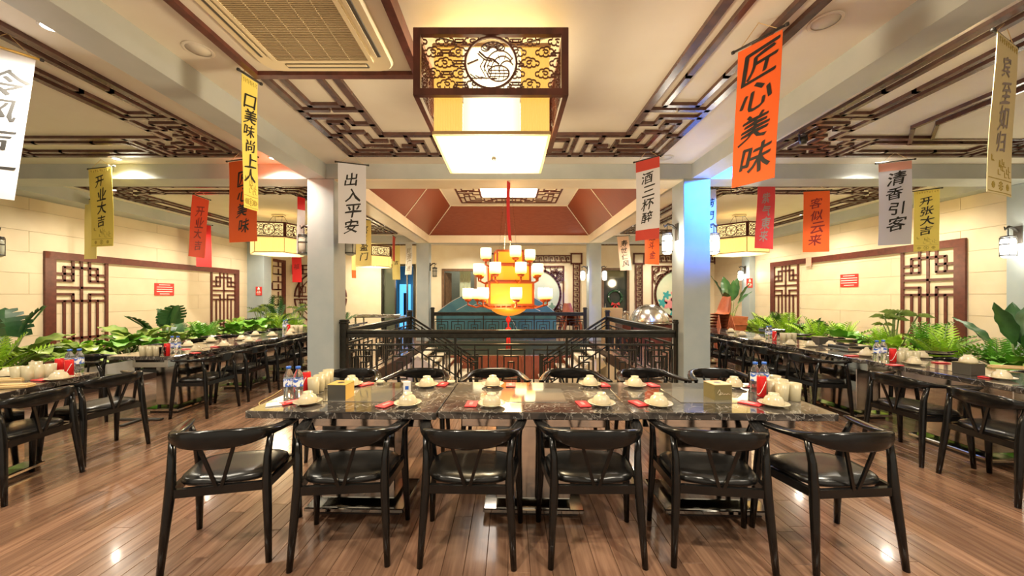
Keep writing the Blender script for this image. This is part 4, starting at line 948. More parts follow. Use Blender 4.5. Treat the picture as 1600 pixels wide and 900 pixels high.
light('chandelier_glow','POINT',(0,8.9,2.75),45,(1,.66,.28),.3); light('chandelier_low_glow','POINT',(0,8.0,1.2),26,(1,.66,.28),.25)

# ================================================================ WALL SCONCES
def sconce(loc,side,lit,label,scale=1,e=9):
    t=T('wall_sconce',label,'wall lamp',loc,0 if side>0 else pi); t.scale=(scale,)*3
    O('back_plate',MB().bbox((.012,0,.12),(.024,.10,.26),.005),M['metalrod'],t)
    O('bracket_arm',MB().tube([(.02,0,.16),(.08,0,.22),(.15,0,.24),(.20,0,.20),(.22,0,.24)],[.018,.02,.018,.014,.006],8),M['metalrod'],t)
    O('hanger',MB().tube([(.16,0,.235),(.16,0,.11)],.006,6).lathe([(.02,.11),(.075,.10),(.08,.085)],8,(.16,0,0)),M['metalrod'],t)
    sd_=O('shade',MB().lathe([(.001,-.22),(.045,-.22),(.07,-.20),(.078,-.12),(.078,.02),(.06,.08),(.02,.09)],8,(.16,0,0)),M['sconce' if lit else 'sconce_off'],t)
    mb=MB()
    for z in (-.195,-.03,.06): mb.lathe([(.080,z),(.083,z+.004),(.083,z+.014),(.080,z+.018)],8,(.16,0,0),caps=False)
    for k in range(4): a=k*pi/2+pi/4; mb.bar((.16+.08*cos(a),.08*sin(a),-.2),(.16+.08*cos(a),.08*sin(a),.08),.006,.006)
    O('cage',mb,M['metalrod'],sd_)
    if lit: light('sconce_bulb','POINT',(loc[0]+side*.16*scale,loc[1]-.14,loc[2]-.05),e,NEUT,.08)
zS=1.45+.85
sconce((2.6,5.75,zS+.02),-1,True,'lit white glass wall lamp on the left side of the blue-lit pillar',1,9); sconce((3.0,5.75,zS+.02),1,True,'lit white glass wall lamp on the right side of the blue-lit pillar',1,9)
sconce((-3.0,5.75,zS),-1,False,'unlit grey wall lamp on the left side of the left pillar'); sconce((-2.6,5.75,zS),1,False,'unlit grey wall lamp on the right side of the left pillar, below the white banner')
sconce((2.6,12.3,2.2),-1,True,'lit wall lamp on the left side of the far right pillar',1.0,6); sconce((3.0,12.3,2.2),1,True,'lit wall lamp on the right side of the far right pillar',1.0,6)
sconce((-2.6,12.3,2.3),1,False,'unlit wall lamp with branching bracket on the far left pillar')
sconce((7.93,5.80,2.28),-1,True,'lit white glass wall lamp on the right wall pillar at the picture edge',1.05,10); sconce((-8.12,5.80,2.28),1,False,'unlit wall lamp on the left wall pillar at the picture edge',1.0)
sconce((7.8,12.3,2.2),-1,True,'lit wall lamp on the far right wall pillar above the red fire sign',1.0,6)
# ================================================================ BANNERS
GL={}
def glyph(c):
    if c in GL: return GL[c]
    cu=bpy.data.curves.new('glyph','FONT'); cu.body=c; cu.size=1; cu.resolution_u=2;  cu.align_x='CENTER'
    ob=bpy.data.objects.new('glyph',cu); me=ob.to_mesh()
    V=[v.co.copy() for v in me.vertices]; Fc=[tuple(p.vertices) for p in me.polygons]; ob.to_mesh_clear(); bpy.data.objects.remove(ob); bpy.data.curves.remove(cu)
    if V:
        cx_=(min(v.x for v in V)+max(v.x for v in V))/2; cy_=(min(v.y for v in V)+max(v.y for v in V))/2
        sz=max(max(v.x for v in V)-min(v.x for v in V),max(v.y for v in V)-min(v.y for v in V)); V=[((v.x-cx_)/sz,(v.y-cy_)/sz) for v in V]
    GL[c]=(V,Fc); return GL[c]
BAN='calligraphy banners hanging from the ceiling'
def banner(label,L,Rt,text,cl,ink='ink',zt=3.3,h=1.1,t0=.12,t1=.9,cs=.62,lean=0,top=None,bot=None,orn=None,yl=None,cat='banner',rod='metalrod',rodext=.03,spread=1.0,tlen=None):
    dl=(zt-EYE)*F/(CY-L[1]); dr=(zt-EYE)*F/(CY-Rt[1]); a=at(L[0],L[1],dl); b=at(Rt[0],Rt[1],dr); w_=(b-a).length; mid=(a+b)/2; rz=math.atan2(b.y-a.y,b.x-a.x)
    t=T('hanging_banner',label,cat,mid,rz,BAN); ph=R.random()*6
    def dpl(u,v): return (.012*sin(4*v+ph)+.010*v*sin(3*u+ph*2)+.03*v*v*sin(ph*3))                    # u -.5...5, v 0..1 down
    def pos(u,v,o=0): return (u*w_+lean*v, dpl(u,v)+o, -.012-v*h)
    nu,nv=6,16; mb=MB()
    def sheet(mb,u0,u1,v0,v1,o0,o1,nu,nv):
        g=[[pos(u0+(u1-u0)*i/nu,v0+(v1-v0)*j/nv,o) for i in range(nu+1)] for o in (o0,o1) for j in range(nv+1)]
        n=nu+1; mtx=[p for r in g for p in r]; fs=[]
        K_=n*(nv+1)
        for j in range(nv):
            for i in range(nu):
                q=j*n+i; fs.append((q,q+n,q+n+1,q+1)); fs.append((K_+q,K_+q+1,K_+q+n+1,K_+q+n))
        for j in range(nv):
            q=j*n; fs.append((q,K_+q,K_+q+n,q+n)); q=j*n+nu; fs.append((q,q+n,K_+q+n,K_+q))
        for i in range(nu): fs.append((i,i+1,K_+i+1,K_+i)); q=nv*n+i; fs.append((q,K_+q,K_+q+1,q+1))
        mb.add(mtx,fs,smooth=False); return mb
    clo=O('cloth',sheet(mb,-.5,.5,0,1,-.0015,.0015,nu,nv),M['c_'+cl],t)
    if top: O('top_band',sheet(MB(),-.5,.5,.0,top[0],-.0035,-.0018,nu,3),M['c_'+top[1]],clo)
    if bot: O('bottom_band',sheet(MB(),-.5,.5,1-bot[0],1,-.0035,-.0018,nu,3),M['c_'+bot[1]],clo)
    O('rod',MB().tube([(-w_/2-rodext,0,0),(w_/2+rodext,0,0)],.009,8),M[rod],t)
    for s in (-1,1): O('rod_knob',MB().lathe([(.001,-.012),(.012,-.010),(.014,0),(.012,.010),(.001,.012)],8).xf(Matrix.Translation((s*(w_/2+rodext),0,0))@Matrix.Rotation(pi/2,4,'Y')),M['metalrod'],t)
    ap=(0,0,ZC-zt-.002); O('cord',MB().bar((-w_*.4,0,.008),ap,.004,.004).bar((w_*.4,0,.008),ap,.004,.004),M['wood'],t)
    def put(mb,c,u,v,size,sh=.10):
        V,Fc=glyph(c)
        if not V: return
        P=[]
        rr=random.Random(hash(c)%97 if False else ord(c[0])%97); a1=rr.uniform(-.06,.06)
        for x,y in V:
            yy=y+.14*x+a1*x+.03*sin(7*x+a1*40); xx=x*1.0+sh*y+.03*sin(6*y+a1*30)
            P.append(pos(u+xx*size/w_,v-yy*size/h,-.0042))
        mb.add(P,Fc)
        for q,(ex,ez,ey) in enumerate(((.018,.014,-.0002),(.034,.028,-.0004))): mb.add([(p[0]+ex*size,p[1]+ey,p[2]+ez*size) for p in P],Fc)
    mb=MB(); n=len(text)
    for i,c in enumerate(text):
        v=t0+(t1-t0)*(i+.5)/n; put(mb,c,.04*sin(i*2.1+ph),v,min(cs*w_,(t1-t0)*h/n*.90)*(1+.08*sin(i*1.7+ph)))
    if mb.v: O('lettering',mb,M[ink],clo)
    if orn:
        mb=MB()
        for v in (.90,.985): sheet(mb,-.46,.46,v,v+.004,-.0045,-.002,4,1)
        for u in (-.28,0,.28):
            r_=.028 if u==0 else .018
            for k in range(8):
                a1=2*pi*k/8; sheet(mb,u+(r_*cos(a1)-.006)/w_,u+(r_*cos(a1)+.006)/w_,.945+(r_*sin(a1)-.006)/h,.945+(r_*sin(a1)+.006)/h,-.0045,-.002,1,1)
            sheet(mb,u-.006/w_,u+.006/w_,.93,.96,-.0045,-.002,1,1)
        for k in range(9): u=-.4+.1*k; sheet(mb,u,u+.05,.02+.012*(k%2),.028+.012*(k%2),-.0045,-.002,1,1); sheet(mb,u+.02,u+.03,.015,.05,-.0045,-.002,1,1)
        rr=random.Random(2)
        for k in range(14):
            u=rr.uniform(-.4,.35); v=rr.uniform(.78,.88); sheet(mb,u,u+.012,v-.03,v,-.0045,-.002,1,2); sheet(mb,u,u+.09,v,v+.004,-.0045,-.002,1,1)
        O('printed_ornament',mb,M[orn],clo)
    return t
banner('white banner with large black script, cut by the left picture edge',(-36,62),(56,91),'令风吉一','cwhite',h=1.12,cs=.72,rod='gold',lean=-.10)
banner('narrow yellow banner with a column of black script below the air conditioner frame',(378,112),(403,128),'口美味尚上人','yellow',h=1.10,cs=.78,orn='inkgold',t1=.80,lean=.02)
banner('bright yellow banner with four black characters and printed border, left side bay',(140,264),(176,260),'开业大吉','yellow',h=1.12,cs=.60,orn='inkgold',t0=.08,t1=.76)
banner('pale yellow banner mostly hidden behind the bright yellow one',(134,312),(152,310),'','paleyellow',h=1.13)
banner('red-orange banner with dark red characters in front of a plain red one, left bay',(301,303),(327,312),'开业大吉','redorange',ink='inkred',h=1.12,cs=.62,lean=-.09,t0=.14)
banner('plain red banner with a gold corner behind the red-orange one in the left bay',(306,349),(330,352),'','red',h=1.08)
banner('orange banner with black characters partly behind the narrow yellow banner',(357,252),(400,246),'匠心美味','orange',h=1.10,cs=.58,t0=.12)
banner('white banner with black characters beside the left pillar',(528,253),(572,258),'出入平安','cwhite',h=1.10,cs=.60,t0=.10,t1=.88)
banner('large orange banner with bold black characters in front of the blue-lit pillar',(1152,79),(1222,42),'匠心美味','orange',h=1.02,cs=.74,t0=.04,t1=.94,lean=-.03)
banner('white banner with red top and bottom bands and bamboo leaves, beside the blue-lit pillar',(994,253),(1031,243),'酒三杯醉','cwhite',h=1.08,cs=.60,top=(.13,'bandred'),bot=(.13,'bandred'),t0=.15,t1=.80)
banner('crimson banner with pale script behind the large orange banner',(1183,285),(1210,289),'紫气東来','crimson',ink='inkgrey',h=1.05,cs=.66,lean=-.0)
banner('white banner half hidden behind the right edge of the blue-lit pillar',(1096,297),(1119,294),'满門个喜','cwhite',h=1.10,cs=.62)
banner('orange banner with dark characters alone in the right bay above the far lattice',(1255,299),(1296,297),'客似云来','orange',ink='inkred',h=1.06,cs=.48,t0=.10)
banner('white banner with salmon top band and black characters in the right bay',(1373,255),(1425,249),'清香引客','cwhite',h=1.13,cs=.52,top=(.10,'pink'),t0=.11,t1=.84)
banner('yellow banner with four black characters and printed border above the near right lattice',(1428,299),(1468,294),'开张大吉','yellow',h=1.05,cs=.52,orn='inkgold',t0=.10,t1=.74)
banner('cream banner with faint grey script near the right picture edge',(1554,48),(1586,74),'宾至如归','cream',ink='inkgrey',h=1.10,cs=.60,orn='inkgold',t0=.10,t1=.74)
banner('pale pink banner with thin black script at the far right of the roof opening',(964,369),(982,368),'寿世仁风','palepink',h=1.05,cs=.62,lean=.10)
banner('orange banner showing below the red-banded white banner',(1008,336),(1031,339),'日进斗金','orange',ink='inkred',h=1.10,cs=.60)
banner('small white banner with faint script far back between the left pillars',(634,381),(644,380),'财源广进','cwhite',ink='inkgrey',h=1.08,cs=.62)
banner('olive yellow banner with two visible characters behind the white banner at the left pillar',(556,341),(580,344),'喜气盈门','paleyellow',h=1.10,cs=.50)
banner('red banner seen edge-on hanging above the amber chandelier',(792,270),(797,274),'','red',h=1.0)
banner('narrow red and white banner seen nearly edge-on, left of the left pillar',(464,306),(476,309),'','cwhite',h=1.05,top=(.22,'red'))
banner('yellow banner with small script left of the hexagonal lantern, far left',(413,391),(426,392),'吉祥','paleyellow',h=1.10,cs=.6,zt=3.05)
banner('red banner hanging below the left hexagonal lantern',(456,391),(471,391),'福','red',ink='inkred',h=1.1,cs=.6,zt=3.05)
banner('narrow yellow banner with an orange foot far back beside the left pillar',(549,372),(556,373),'','paleyellow',h=1.12,bot=(.2,'orange'),zt=3.1)
banner('yellow banner with tiny script in front of the corridor opening',(613,383),(625,383),'吉','paleyellow',h=1.10,cs=.5,zt=3.1)
banner('twisted red banner strip hanging behind the yellow corridor banner',(614,368),(618,371),'','bandred',h=.75)

# ================================================================ CEILING FITTINGS
# air conditioner and its maroon surround
t=T('air_conditioner_surround','maroon wooden frame around the ceiling air conditioner','frame',(-1.45,2.38,ZC)); X0,X1,Y0,Y1=-.65,.65,-.74,.74
O('surround_board',MB().bx(X0,X1,Y0,Y1,-.085,-.001),M['ceiling'],t)
for n_,a in (('frame_bar',(X0-.06,X0,Y0-.06,Y1+.06)),('frame_bar',(X1,X1+.06,Y0-.06,Y1+.06)),('frame_bar',(X0,X1,Y1,Y1+.06)),('frame_bar',(X0,X1,Y0-.06,Y0))): O(n_,MB().bx(*a,-.12,-.001),M['trim'],t)
t=T('air_conditioner','square ivory ceiling cassette air conditioner with tan grille','air conditioner',(-1.45,2.55,ZC-.087)); t.scale=(1.06,1.06,1)
def rr_(hw,hd,r_,z,n=6):
    P=[]
    for qx,qy,a0 in ((1,1,0),(-1,1,90),(-1,-1,180),(1,-1,270)):
        for k in range(n+1): a=radians(a0+90*k/n); P.append((qx*(hw-r_)+r_*cos(a),qy*(hd-r_)+r_*sin(a),z))
    return P
O('casing',MB().loft([rr_(.50,.50,.12,-.001),rr_(.50,.50,.12,-.018),rr_(.485,.485,.11,-.034)],smooth=False),M['acivory'],t)
for s in (-1,1):
    O('air_vent',MB().bbox((s*.415,0,-.0365),(.05,.62,.012),.004),M['acdark'],t); O('air_vent',MB().bbox((0,s*.415,-.0365),(.62,.05,.012),.004),M['acdark'],t)  # dark strips stand in for the shade inside the vent slots
    O('louver',MB().bbox((s*.40,0,-.045),(.028,.60,.006),.002),M['acivory'],t); O('louver',MB().bbox((0,s*.40,-.045),(.60,.028,.006),.002),M['acivory'],t)
fr=MB(); 
for s in (-1,1): fr.bx(s*.335,s*.365,-.365,.365,-.05,-.034); fr.bx(-.335,.335,s*.335,s*.365,-.05,-.034)
gf=O('grille_frame',fr,M['acivory'],t); O('filter',MB().bx(-.335,.335,-.335,.335,-.036,-.034),M['grille'],gf)
mb=MB()
for k in range(44): y=-.33+k*.66/43; mb.bx(-.335,.335,y-.0035,y+.0035,-.046,-.038)
for k in range(1,5): x=-.335+k*.134; mb.bx(x-.003,x+.003,-.335,.335,-.047,-.037)
O('grille_slats',mb,M['grille'],gf,kind='stuff')
def make_dl():
    t=T('downlight','x','ceiling light'); O('trim_ring',MB().lathe([(.045,-.001),(.06,-.001),(.062,-.008),(.045,-.010)],20,caps=False),M['white'],t); O('lens',MB().lathe([(.001,-.006),(.045,-.006),(.045,-.002),(.001,-.002)],16),M['downlight'],t); return t
dl=Proto(make_dl)
zn=lambda x:'along the left wall' if x<-7 else 'along the right wall' if x>6.9 else 'in the middle of the left bay' if x<-5 else 'in the middle of the right bay' if x>5 else 'beside the left beam' if x<-3 else 'beside the right beam' if x>3 else 'left of the middle' if x<0 else 'right of the middle'
for i,(x,y) in enumerate(DOWN):
    ys_=sorted(q for p,q in DOWN if zn(p)==zn(x)); dl((x,y,ZC),0,'small round recessed downlight %s, %s from the camera'%(zn(x),ORD[ys_.index(y)]),'recessed downlights')
spk=Proto(lambda: _spk())
def _spk():
    t=T('ceiling_speaker','x','ceiling speaker'); O('rim',MB().lathe([(.085,-.001),(.105,-.001),(.107,-.006),(.10,-.010),(.085,-.008)],32,caps=False),M['ceiling'],t); O('speaker_grille',MB().lathe([(.001,-.005),(.086,-.005),(.086,-.001),(.001,-.001)],32),M['ceiling'],t); return t
for x,y,l in ((310,77,'round ceiling speaker beside the air conditioner frame'),(1290,33,'round ceiling speaker right of the large orange banner'),(1040,246,'round ceiling speaker above the red-banded banner')):
    p=on(x,y,ZC); spk(p,0,l,'ceiling speakers')
t=T('stage_light','small blue stage light fixed under the ceiling in the right bay','stage light',(3.55,4.50,3.34)); O('yoke',MB().bx(-.05,-.04,-.01,.01,-.02,.08).bx(.04,.05,-.01,.01,-.02,.08).bx(-.05,.05,-.01,.01,.07,.079),M['metalrod'],t)
O('lamp_body',MB().lathe([(.001,-.05),(.035,-.05),(.038,.03),(.001,.03)],14),M['metalrod'],t)

# ================================================================ PLANTS
def curve_pts(L,a0,a1,n):
    P=[Vector((0,0,0))]; T_=[]
    for k in range(n):
        a=radians(a0+(a1-a0)*(k+.5)/n); T_.append(a); P.append(P[-1]+Vector((0,sin(a),cos(a)))*L/n)
    T_.append(T_[-1]); return P,T_
def leaf(kind,mat_,L,W,pet,a0,a1,fold=.25,stemm='stem',n=12,bl=None):
    tot=pet+L; P,A=curve_pts(tot,a0,a1,24); mb=MB()
    if bl:
        kp=int(round(24*pet/tot)); P=[Vector((0,0,0))]; A=[]
        for k in range(24):
            a=radians(a0+(a1-a0)*k/kp) if k<kp else radians(bl[0]+(bl[1]-bl[0])*(k-kp)/(24-kp))
            A.append(a); P.append(P[-1]+Vector((0,sin(a),cos(a)))*tot/24)
        A.append(A[-1])
    def cv(s):
        f=s/tot*24; i=min(int(f),23); return P[i].lerp(P[i+1],f-i),A[min(i,24)]
    mb.tube([cv(pet*k/6)[0] for k in range(7)],[.007*W/.12+.003]*7 if kind!='fern' else [.005]*7,5,mi=1)
    def tri(s,x,lift=0):
        p,a=cv(min(max(s,0),tot)); nrm=Vector((0,-cos(a),sin(a))); return p+Vector((x,0,0))+nrm*(abs(x)*fold+lift)
    if kind in('broad','long'):
        rows=[]
        for k in range(n+1):
            t_=k/n; wv=W*(sin(pi*min(1,t_**(.75 if kind=='broad' else .9)))**.8)*(1-.15*t_); wv=max(wv,.001); rows.append([tri(pet+L*t_,x*wv,.01*sin(k*1.7)*abs(x)) for x in (-1,-.5,0,.5,1)])
        mb.loft(rows,closed=False)
    elif kind=='monstera':
        for s in (-1,1):
            m_=6
            for k in range(m_):
                t0=k/m_; t1=(k+.86)/m_; Wk=W*(.55+.45*sin(pi*(t0+.25)**.9)) if k<m_-1 else W*.45
                back=-.10*L if k==0 else 0
                q=[tri(pet+L*t0*.9,0),tri(pet+L*t0*.9+L*.03+back,s*Wk*.5),tri(pet+L*t0*.9+L*.10+back,s*Wk),tri(pet+L*t0*.9+L*.20,s*Wk*.97),tri(pet+L*t1*.9+L*.06,s*Wk*.5),tri(pet+L*(t0*.9+.165),0)]
                mb.add(q,[tuple(range(6)) if s>0 else tuple(range(6))[::-1]],smooth=False)
            mb.add([tri(pet,0),tri(pet,s*W*.28),tri(pet+L*.9,s*W*.2),tri(pet+L*1.0,0)],[(0,1,2,3)])
    elif kind=='fern':
        m_=13
        for k in range(m_):
            t_=(k+.5)/m_; ll=W*(sin(pi*(.12+.80*t_))**.7)
            for s in (-1,1):
                b0=tri(pet+L*t_,0); tip=tri(pet+L*(t_)+ll*.55,s*ll); m1=tri(pet+L*t_+ll*.15,s*ll*.5); m2=tri(pet+L*t_+ll*.42,s*ll*.45); mb.add([b0,m1,tip,m2],[(0,1,2,3)])
        mb.tube([cv(pet+L*k/6)[0] for k in range(7)],.004,4,mi=1)
    elif kind=='papyrus':
        c,a=cv(pet)
        for k in range(11):
            an=2*pi*k/11; d=Vector((cos(an),sin(an),.25)); s_=Vector((-sin(an),cos(an),0))*.0055; q=c+d*L*.5+Vector((0,0,.02)); e=c+d*L+Vector((0,0,-.05))
            mb.add([c-s_*.4,c+s_*.4,q+s_,e,q-s_],[(0,1,2,3,4)])
    return mb.mesh('leaf',[M[mat_],M[stemm]])
LV={'broadvar':[leaf('broad','leafvar',.28,.10,.20,a,b,.25,bl=(b,c)) for a,b,c in ((8,30,100),(20,45,125),(36,60,140))],
    'broadgreen':[leaf('broad','leafgreen',.26,.095,.18,a,b,.25,bl=(b,c)) for a,b,c in ((8,30,100),(22,45,125),(38,62,140))],
    'fern':[leaf('fern','leaflime',.46,.12,.08,a,b) for a,b in ((5,35),(20,70),(36,95))],
    'ferngreen':[leaf('fern','leafgreen',.46,.13,.08,a,b) for a,b in ((5,35),(20,70),(36,95))],
    'monstera':[leaf('monstera','leafdark',.34,.21,.50,a,b,.12,bl=c) for a,b,c in ((3,8,(-5,35)),(8,22,(10,50)),(20,42,(30,75)))],
    'paradise':[leaf('long','leafdark',.50,.10,.42,a,b,.3) for a,b in ((2,15),(10,32),(20,60))],
    'papyrus':[leaf('papyrus','leafolive',.15,.08,.62,a,b) for a,b in ((2,8),(8,22),(14,34))],
    'smallbroad':[leaf('broad','leaflime',.19,.075,.16,a,b) for a,b in ((10,45),(26,75),(42,100))],
    'palm':[leaf('fern','leafdark',.55,.16,.35,a,b) for a,b in ((4,40),(16,70),(30,100))]}
DES={'broadvar':'broad-leaved plant with pale-centred leaves','broadgreen':'bushy mid-green broad-leaved plant','fern':'lime-green fern','ferngreen':'dark green fern','monstera':'tall split-leaf monstera','paradise':'tall plant with long upright paddle leaves','papyrus':'slender umbrella papyrus','smallbroad':'low lime-green leafy plant','palm':'feathery dark palm'}
def plant(kind,loc,n,sc,label,group,seed):
    rr=random.Random(seed); t=T('leafy_plant' if kind not in('fern','ferngreen') else 'fern',label,'plant',loc,rr.random()*6,group)
    for k in range(n):
        v=0 if k<n*.25 else (1 if k<n*.6 else 2); o=O('leaf',LV[kind][v],None,t,loc=(rr.uniform(-.05,.05)*sc,rr.uniform(-.05,.05)*sc,-.01),rot=(0,rr.uniform(-.12,.12),k*2.399+rr.uniform(-.3,.3)))
        s=sc*rr.uniform(.8,1.12); o.scale=(s,s,s)
    return t
def planter(x0,x1,y0,y1,label,hh=.38):
    t=T('planter_box',label,'planter',((x0+x1)/2,(y0+y1)/2,0)); X=(x1-x0)/2; Y=(y1-y0)/2
    mb=MB(); O('box_side',MB().bx(-X,-X+.03,-Y,Y,0,hh),M['planter'],t); O('box_side',MB().bx(X-.03,X,-Y,Y,0,hh),M['planter'],t); O('box_side',MB().bx(-X+.03,X-.03,-Y,-Y+.03,0,hh),M['planter'],t); O('box_side',MB().bx(-X+.03,X-.03,Y-.03,Y,0,hh),M['planter'],t)
    O('soil',MB().bx(-X+.031,X-.031,-Y+.031,Y-.031,0,hh-.04),M['soil'],t)
    for s in (-1,1): O('skirting',MB().bx(s*X,s*(X+.012),-Y,Y,0,.10),M['basebd'],t)
planter(-7.0,-6.3,1.5,12.0,'long low grey planter box along the left wall'); planter(6.3,7.0,1.5,12.0,'long low grey planter box along the right wall')
rr=random.Random(11)
seqL=['broadgreen','broadvar','broadgreen','broadvar','fern','broadvar','broadvar','smallbroad','broadgreen','broadvar','broadvar','broadgreen','ferngreen','broadvar','broadgreen','fern','broadgreen','broadvar','fern','broadgreen','fern','broadgreen']
seqR=['broadvar','fern','broadgreen','fern','broadgreen','ferngreen','fern','ferngreen','smallbroad','fern','broadgreen','fern','fern','broadgreen','fern','smallbroad','fern','fern','broadvar','broadgreen','fern','fern']
for side,seq,sx in (('left',seqL,-1),('right',seqR,1)):
    for i,k in enumerate(seq):
        y=3.1+i*.405; x=sx*(6.52+.26*(i%2))
        plant(k,(x,y,.34),17 if k!='smallbroad' else 20,rr.uniform(1.1,1.4)*(1.22 if 'broad' in k else 1),DES[k]+' in the %s planter, %s'%(side,'nearest the camera' if i==0 else '%s from the near end'%(ORD+['eleventh','twelfth','thirteenth','fourteenth','fifteenth','sixteenth','seventeenth','eighteenth','nineteenth','twentieth','twenty-first','twenty-second'])[i]),'plants of the %s planter'%side,100+i+(50 if sx>0 else 0))
plant('monstera',(-6.66,4.92,.34),4,1.25,'large split-leaf monstera at the left picture edge','tall plants',1)
plant('monstera',(-6.70,7.30,.34),5,1.1,'split-leaf monstera in front of the cream wall, casting a shadow near the red notice','tall plants',2)
plant('palm',(-6.75,10.9,.34),12,1.25,'feathery dark palm at the far end of the left planter','tall plants',3)
plant('papyrus',(-6.75,10.2,.34),6,1.3,'slender papyrus far along the left planter','tall plants',4)
plant('papyrus',(-6.6,11.7,.34),6,1.3,'slender papyrus beside the far left palm','tall plants',14)
plant('papyrus',(6.62,6.45,.34),8,1.25,'slender umbrella papyrus in front of the right cream wall','tall plants',5)
plant('paradise',(6.72,4.95,.34),8,1.15,'tall plant with dark paddle leaves near the right lattice','tall plants',6)
plant('palm',(6.7,9.3,.34),11,1.0,'feathery palm below the far right lattice','tall plants',7)
plant('monstera',(6.75,8.2,.34),6,.85,'split-leaf monstera below the far right lattice','tall plants',8)
plant('broadvar',(6.62,4.3,.36),14,1.5,'big lime broad-leaved plant at the right picture edge','tall plants',9)
# pot plant at the far right
t=T('plant_pot','terracotta square pot holding the paddle-leaf plant at the far right','pot',(5.95,10.0,0)); O('pot_body',MB().loft([[(s_*q*.26,u*q*.26,z) for s_,u in ((-1,-1),(1,-1),(1,1),(-1,1))] for q,z in ((.75,0),(1.1,.92),(.98,.92),(.9,.84))],smooth=False),M['terracotta'],t)
for z in (.3,.5,.7): O('band',MB().bx(-.27-.01,.27+.01,-.28,.28,z,z+.03),M['terracotta'],t)
plant('paradise',(5.95,10.0,.85),7,1.25,'paddle-leaf plant growing from the terracotta pot at the far right','tall plants',12)
plant('palm',(-6.0,13.1,.0),9,1.25,'dark hanging-leaved palm on the floor by the cream wall left of the corridor','tall plants',15)

# ================================================================ BACKGROUND FURNITURE
def make_tchair():
    t=T('stacking_chair','x','chair'); mb=MB(); rows=[]
    for k in range(9):
        a=k/8; 
        if a<.45: y=.22-.42*a/.45; z=.44-.02*sin(pi*a/.45); hw=.22
        else: q=(a-.45)/.55; y=-.20-.10*q; z=.44+.42*q; hw=.22-.09*q*q
        rows.append([(x*hw,y+(.03*x*x if a>.45 else 0),z+.02*abs(x)) for x in (-1,-.6,0,.6,1)])
    a_=len(rows); mb.loft(rows,closed=False); mb.loft([[(p[0],p[1]+.012,p[2]-.02) for p in r][::-1] for r in rows],closed=False); O('shell',mb,M['terracotta'],t)
    for s in (-1,1):
        for q in (-1,1): O('leg',MB().bar((s*.235,q*.17,.43),(s*.37,q*.20,0),.016,.022),M['terracotta'],t)
    return t
tch=Proto(make_tchair)
for i in range(9): tch((5.0+.014*i,9.15,.072*i),pi/2+.2,'terracotta stacking chair in the stack right of the blue-lit pillar, %s from the bottom'%ORD[i],'stacked terracotta chairs')
for i in range(7): tch((2.2,13.3,.055*i),.3+pi,'terracotta stacking chair in the stack behind the rear railing, %s from the bottom'%ORD[i],'stacked terracotta chairs behind the rear railing')
t=T('buffet_counter','dark buffet counter carrying the steel dome behind the right railing','counter',(4.05,11.2,0)); O('counter_body',MB().bbox((0,0,.31),(1.5,.75,.62),.01),M['trim'],t); O('counter_top',MB().bbox((0,0,.64),(1.56,.8,.04),.008),M['marble'],t)
t=T('steel_dome','large polished steel dome cover on the buffet counter','dome',(4.22,11.2,.66)); O('dome_shell',MB().lathe([(.56*cos(a),.56*sin(a)*.98) for a in [pi/2*k/14 for k in range(14)]]+[(.002,.55)],40),M['chrome'],t)
for k in range(10):
    a=2*pi*k/10; O('rib',MB().tube([(.565*cos(q)*cos(a),.565*cos(q)*sin(a),.55*sin(q)) for q in [pi/2*j/10 for j in range(10)]],.008,5),M['steel'],t)
O('dome_rim',MB().lathe([(.56,0),(.60,0),(.60,.02),(.56,.03)],40,caps=False),M['steel'],t)
def jar(p,l): 
    t=T('glass_jar',l,'jar',p); O('jar_body',MB().lathe([(.001,0),(.09,0),(.11,.05),(.11,.26),(.08,.30),(.001,.30)],20),M['glass'],t); O('jar_lid',MB().lathe([(.001,.30),(.085,.30),(.085,.33),(.02,.36),(.001,.36)],20),M['steel'],t)
jar((3.50,11.15,.661),'tall clear glass jar left of the steel dome')
t=T('wooden_cabinet','pale yellow wooden cabinet standing before the dark glass door','cabinet',(3.66,13.2,0)); O('carcass',MB().bbox((0,0,.52),(.62,.40,1.04),.01),M['wood'],t)
for k in range(3): O('drawer',MB().bbox((0,-.208,.20+k*.32),(.56,.018,.29),.005),M['wood'],t)
t=T('serving_table','grey serving table with trays behind the left railing','table',(-3.75,10.9,0)); O('table_top',MB().bbox((0,0,.86),(1.3,.7,.04),.006),M['steel'],t)
for sx in (-1,1):
    for sy in (-1,1): O('leg',MB().bx(sx*.6-.02,sx*.6+.02,sy*.3-.02,sy*.3+.02,0,.84),M['steel'],t)
for k in range(4):
    t=T('food_tray','shallow steel tray on the serving table, %s from the left'%ORD[k],'tray',(-4.2+k*.3,10.8,.8805),0,'trays on the serving table'); O('tray_body',MB().loft([rr_(.11,.2,.03,0),rr_(.13,.23,.03,.04),rr_(.125,.225,.03,.04),rr_(.105,.195,.03,.006)],smooth=False),M['chrome'],t)

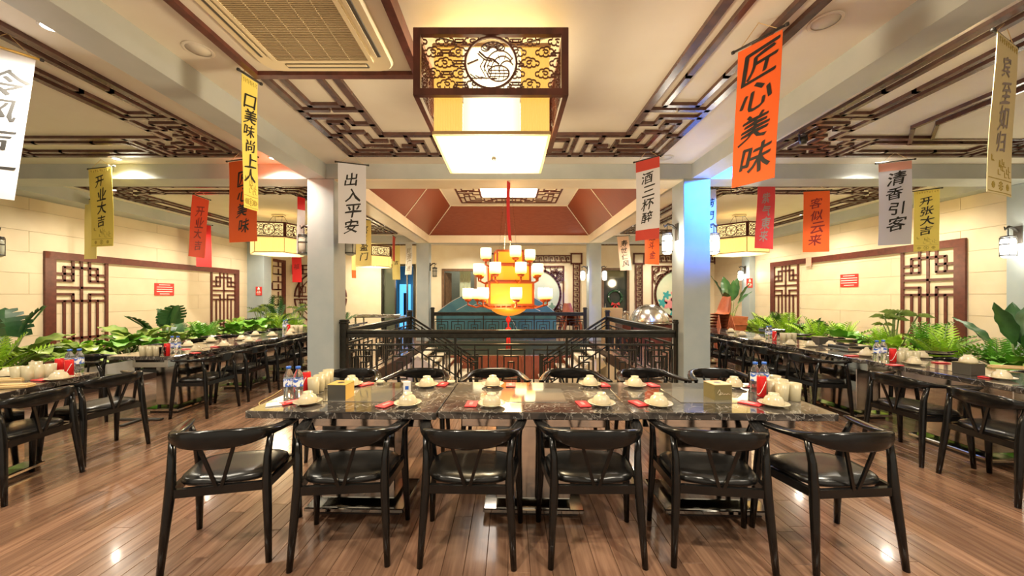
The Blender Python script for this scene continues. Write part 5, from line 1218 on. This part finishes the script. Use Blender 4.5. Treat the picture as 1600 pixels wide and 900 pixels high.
# ================================================================ SIGNS AND SMALL THINGS
def plate(name,label,cat,loc,rz,w_,h_,draw):
    t=T(name,label,cat,loc,rz); O('sign_board',MB().bbox((0,0,0),(w_,.012,h_),.003),M['sign'],t); mb=MB(); draw(mb); O('printing',mb,M['white'],t)
def notice(mb):
    for k,wd in enumerate((.30,.42,.42,.42,.26)): z=.11-k*.055; mb.bx(-wd/2,wd/2,-.0075,-.006,z-.008,z+.008)
p=Vector((XL+.02,9.19,1.62)); plate('wall_notice','red notice with white lines of print on the left wall','notice',p,pi/2,.52,.30,notice)
p=Vector((XR-.02,8.75,1.82)); plate('wall_notice','red notice with white lines of print on the right wall','notice',p,-pi/2,.46,.30,notice)
def fire(mb):
    mb.lathe([(.02,0),(.04,.03),(.03,.07),(.005,.11)],8,(0,-.007,.02)); mb.bx(-.07,.07,-.0075,-.006,-.06,-.04); mb.bx(-.05,.05,-.0075,-.006,-.10,-.085); mb.bx(-.05,-.01,-.0075,-.006,-.03,.0); mb.bx(.01,.05,-.0075,-.006,-.03,.0)
plate('fire_sign','small red fire safety sign on the far left wall pillar','sign',Vector((-8.10,12.09,1.62)),0,.20,.28,fire)
plate('fire_sign','small red fire safety sign below the wall lamp on the far right pillar','sign',Vector((7.80,12.09,1.88)),0,.20,.30,fire)
t=T('wall_camera','small white device on the far right wall near the pillar','device',(7.3,YB-.03,2.28)); O('device_body',MB().bbox((0,0,0),(.16,.06,.16),.012),M['white'],t); O('lens',MB().lathe([(.001,0),(.03,0),(.03,.02),(.001,.02)],12).xf(Matrix.Translation((0,-.03,-.02))@Matrix.Rotation(pi/2,4,'X')),M['metalrod'],t)
t=T('paper_tag','small pink paper tag stuck on the right lattice frame','paper',(XR-.085,9.85,2.38),-pi/2); O('tag_sheet',MB().bx(-.09,.09,-.003,0,-.13,.10),M['c_pink'],t)
P=cr([(-3.62,4.98,.012),(-3.5,5.05,.012),(-3.25,4.80,.012),(-2.95,4.78,.012),(-2.75,4.9,.012),(-2.62,5.2,.012),(-2.56,5.55,.012)],6)
P=cr([(-3.50,5.75,.012),(-3.42,5.40,.012),(-3.36,5.02,.012),(-3.1,4.83,.012),(-2.75,4.95,.012),(-2.62,5.25,.012)],6)
O('power_cable',MB().tube(P,.008,6),M['cable'],label='yellow power cable snaking over the floor from the left row',cat='cable')
P=cr([(-4.05,4.75,.012),(-3.6,4.72,.012),(-3.2,4.83,.012)],5)
t=T('metal_foot_plate','flat black metal cross foot on the floor at the end of the left row','table foot',(-4.30,4.36,0)); O('foot_bar',MB().bbox((0,0,.015),(.50,.05,.02),.004),M['metalrod'],t); O('foot_bar',MB().bbox((0,-.12,.012),(.05,.20,.02),.004),M['metalrod'],t)
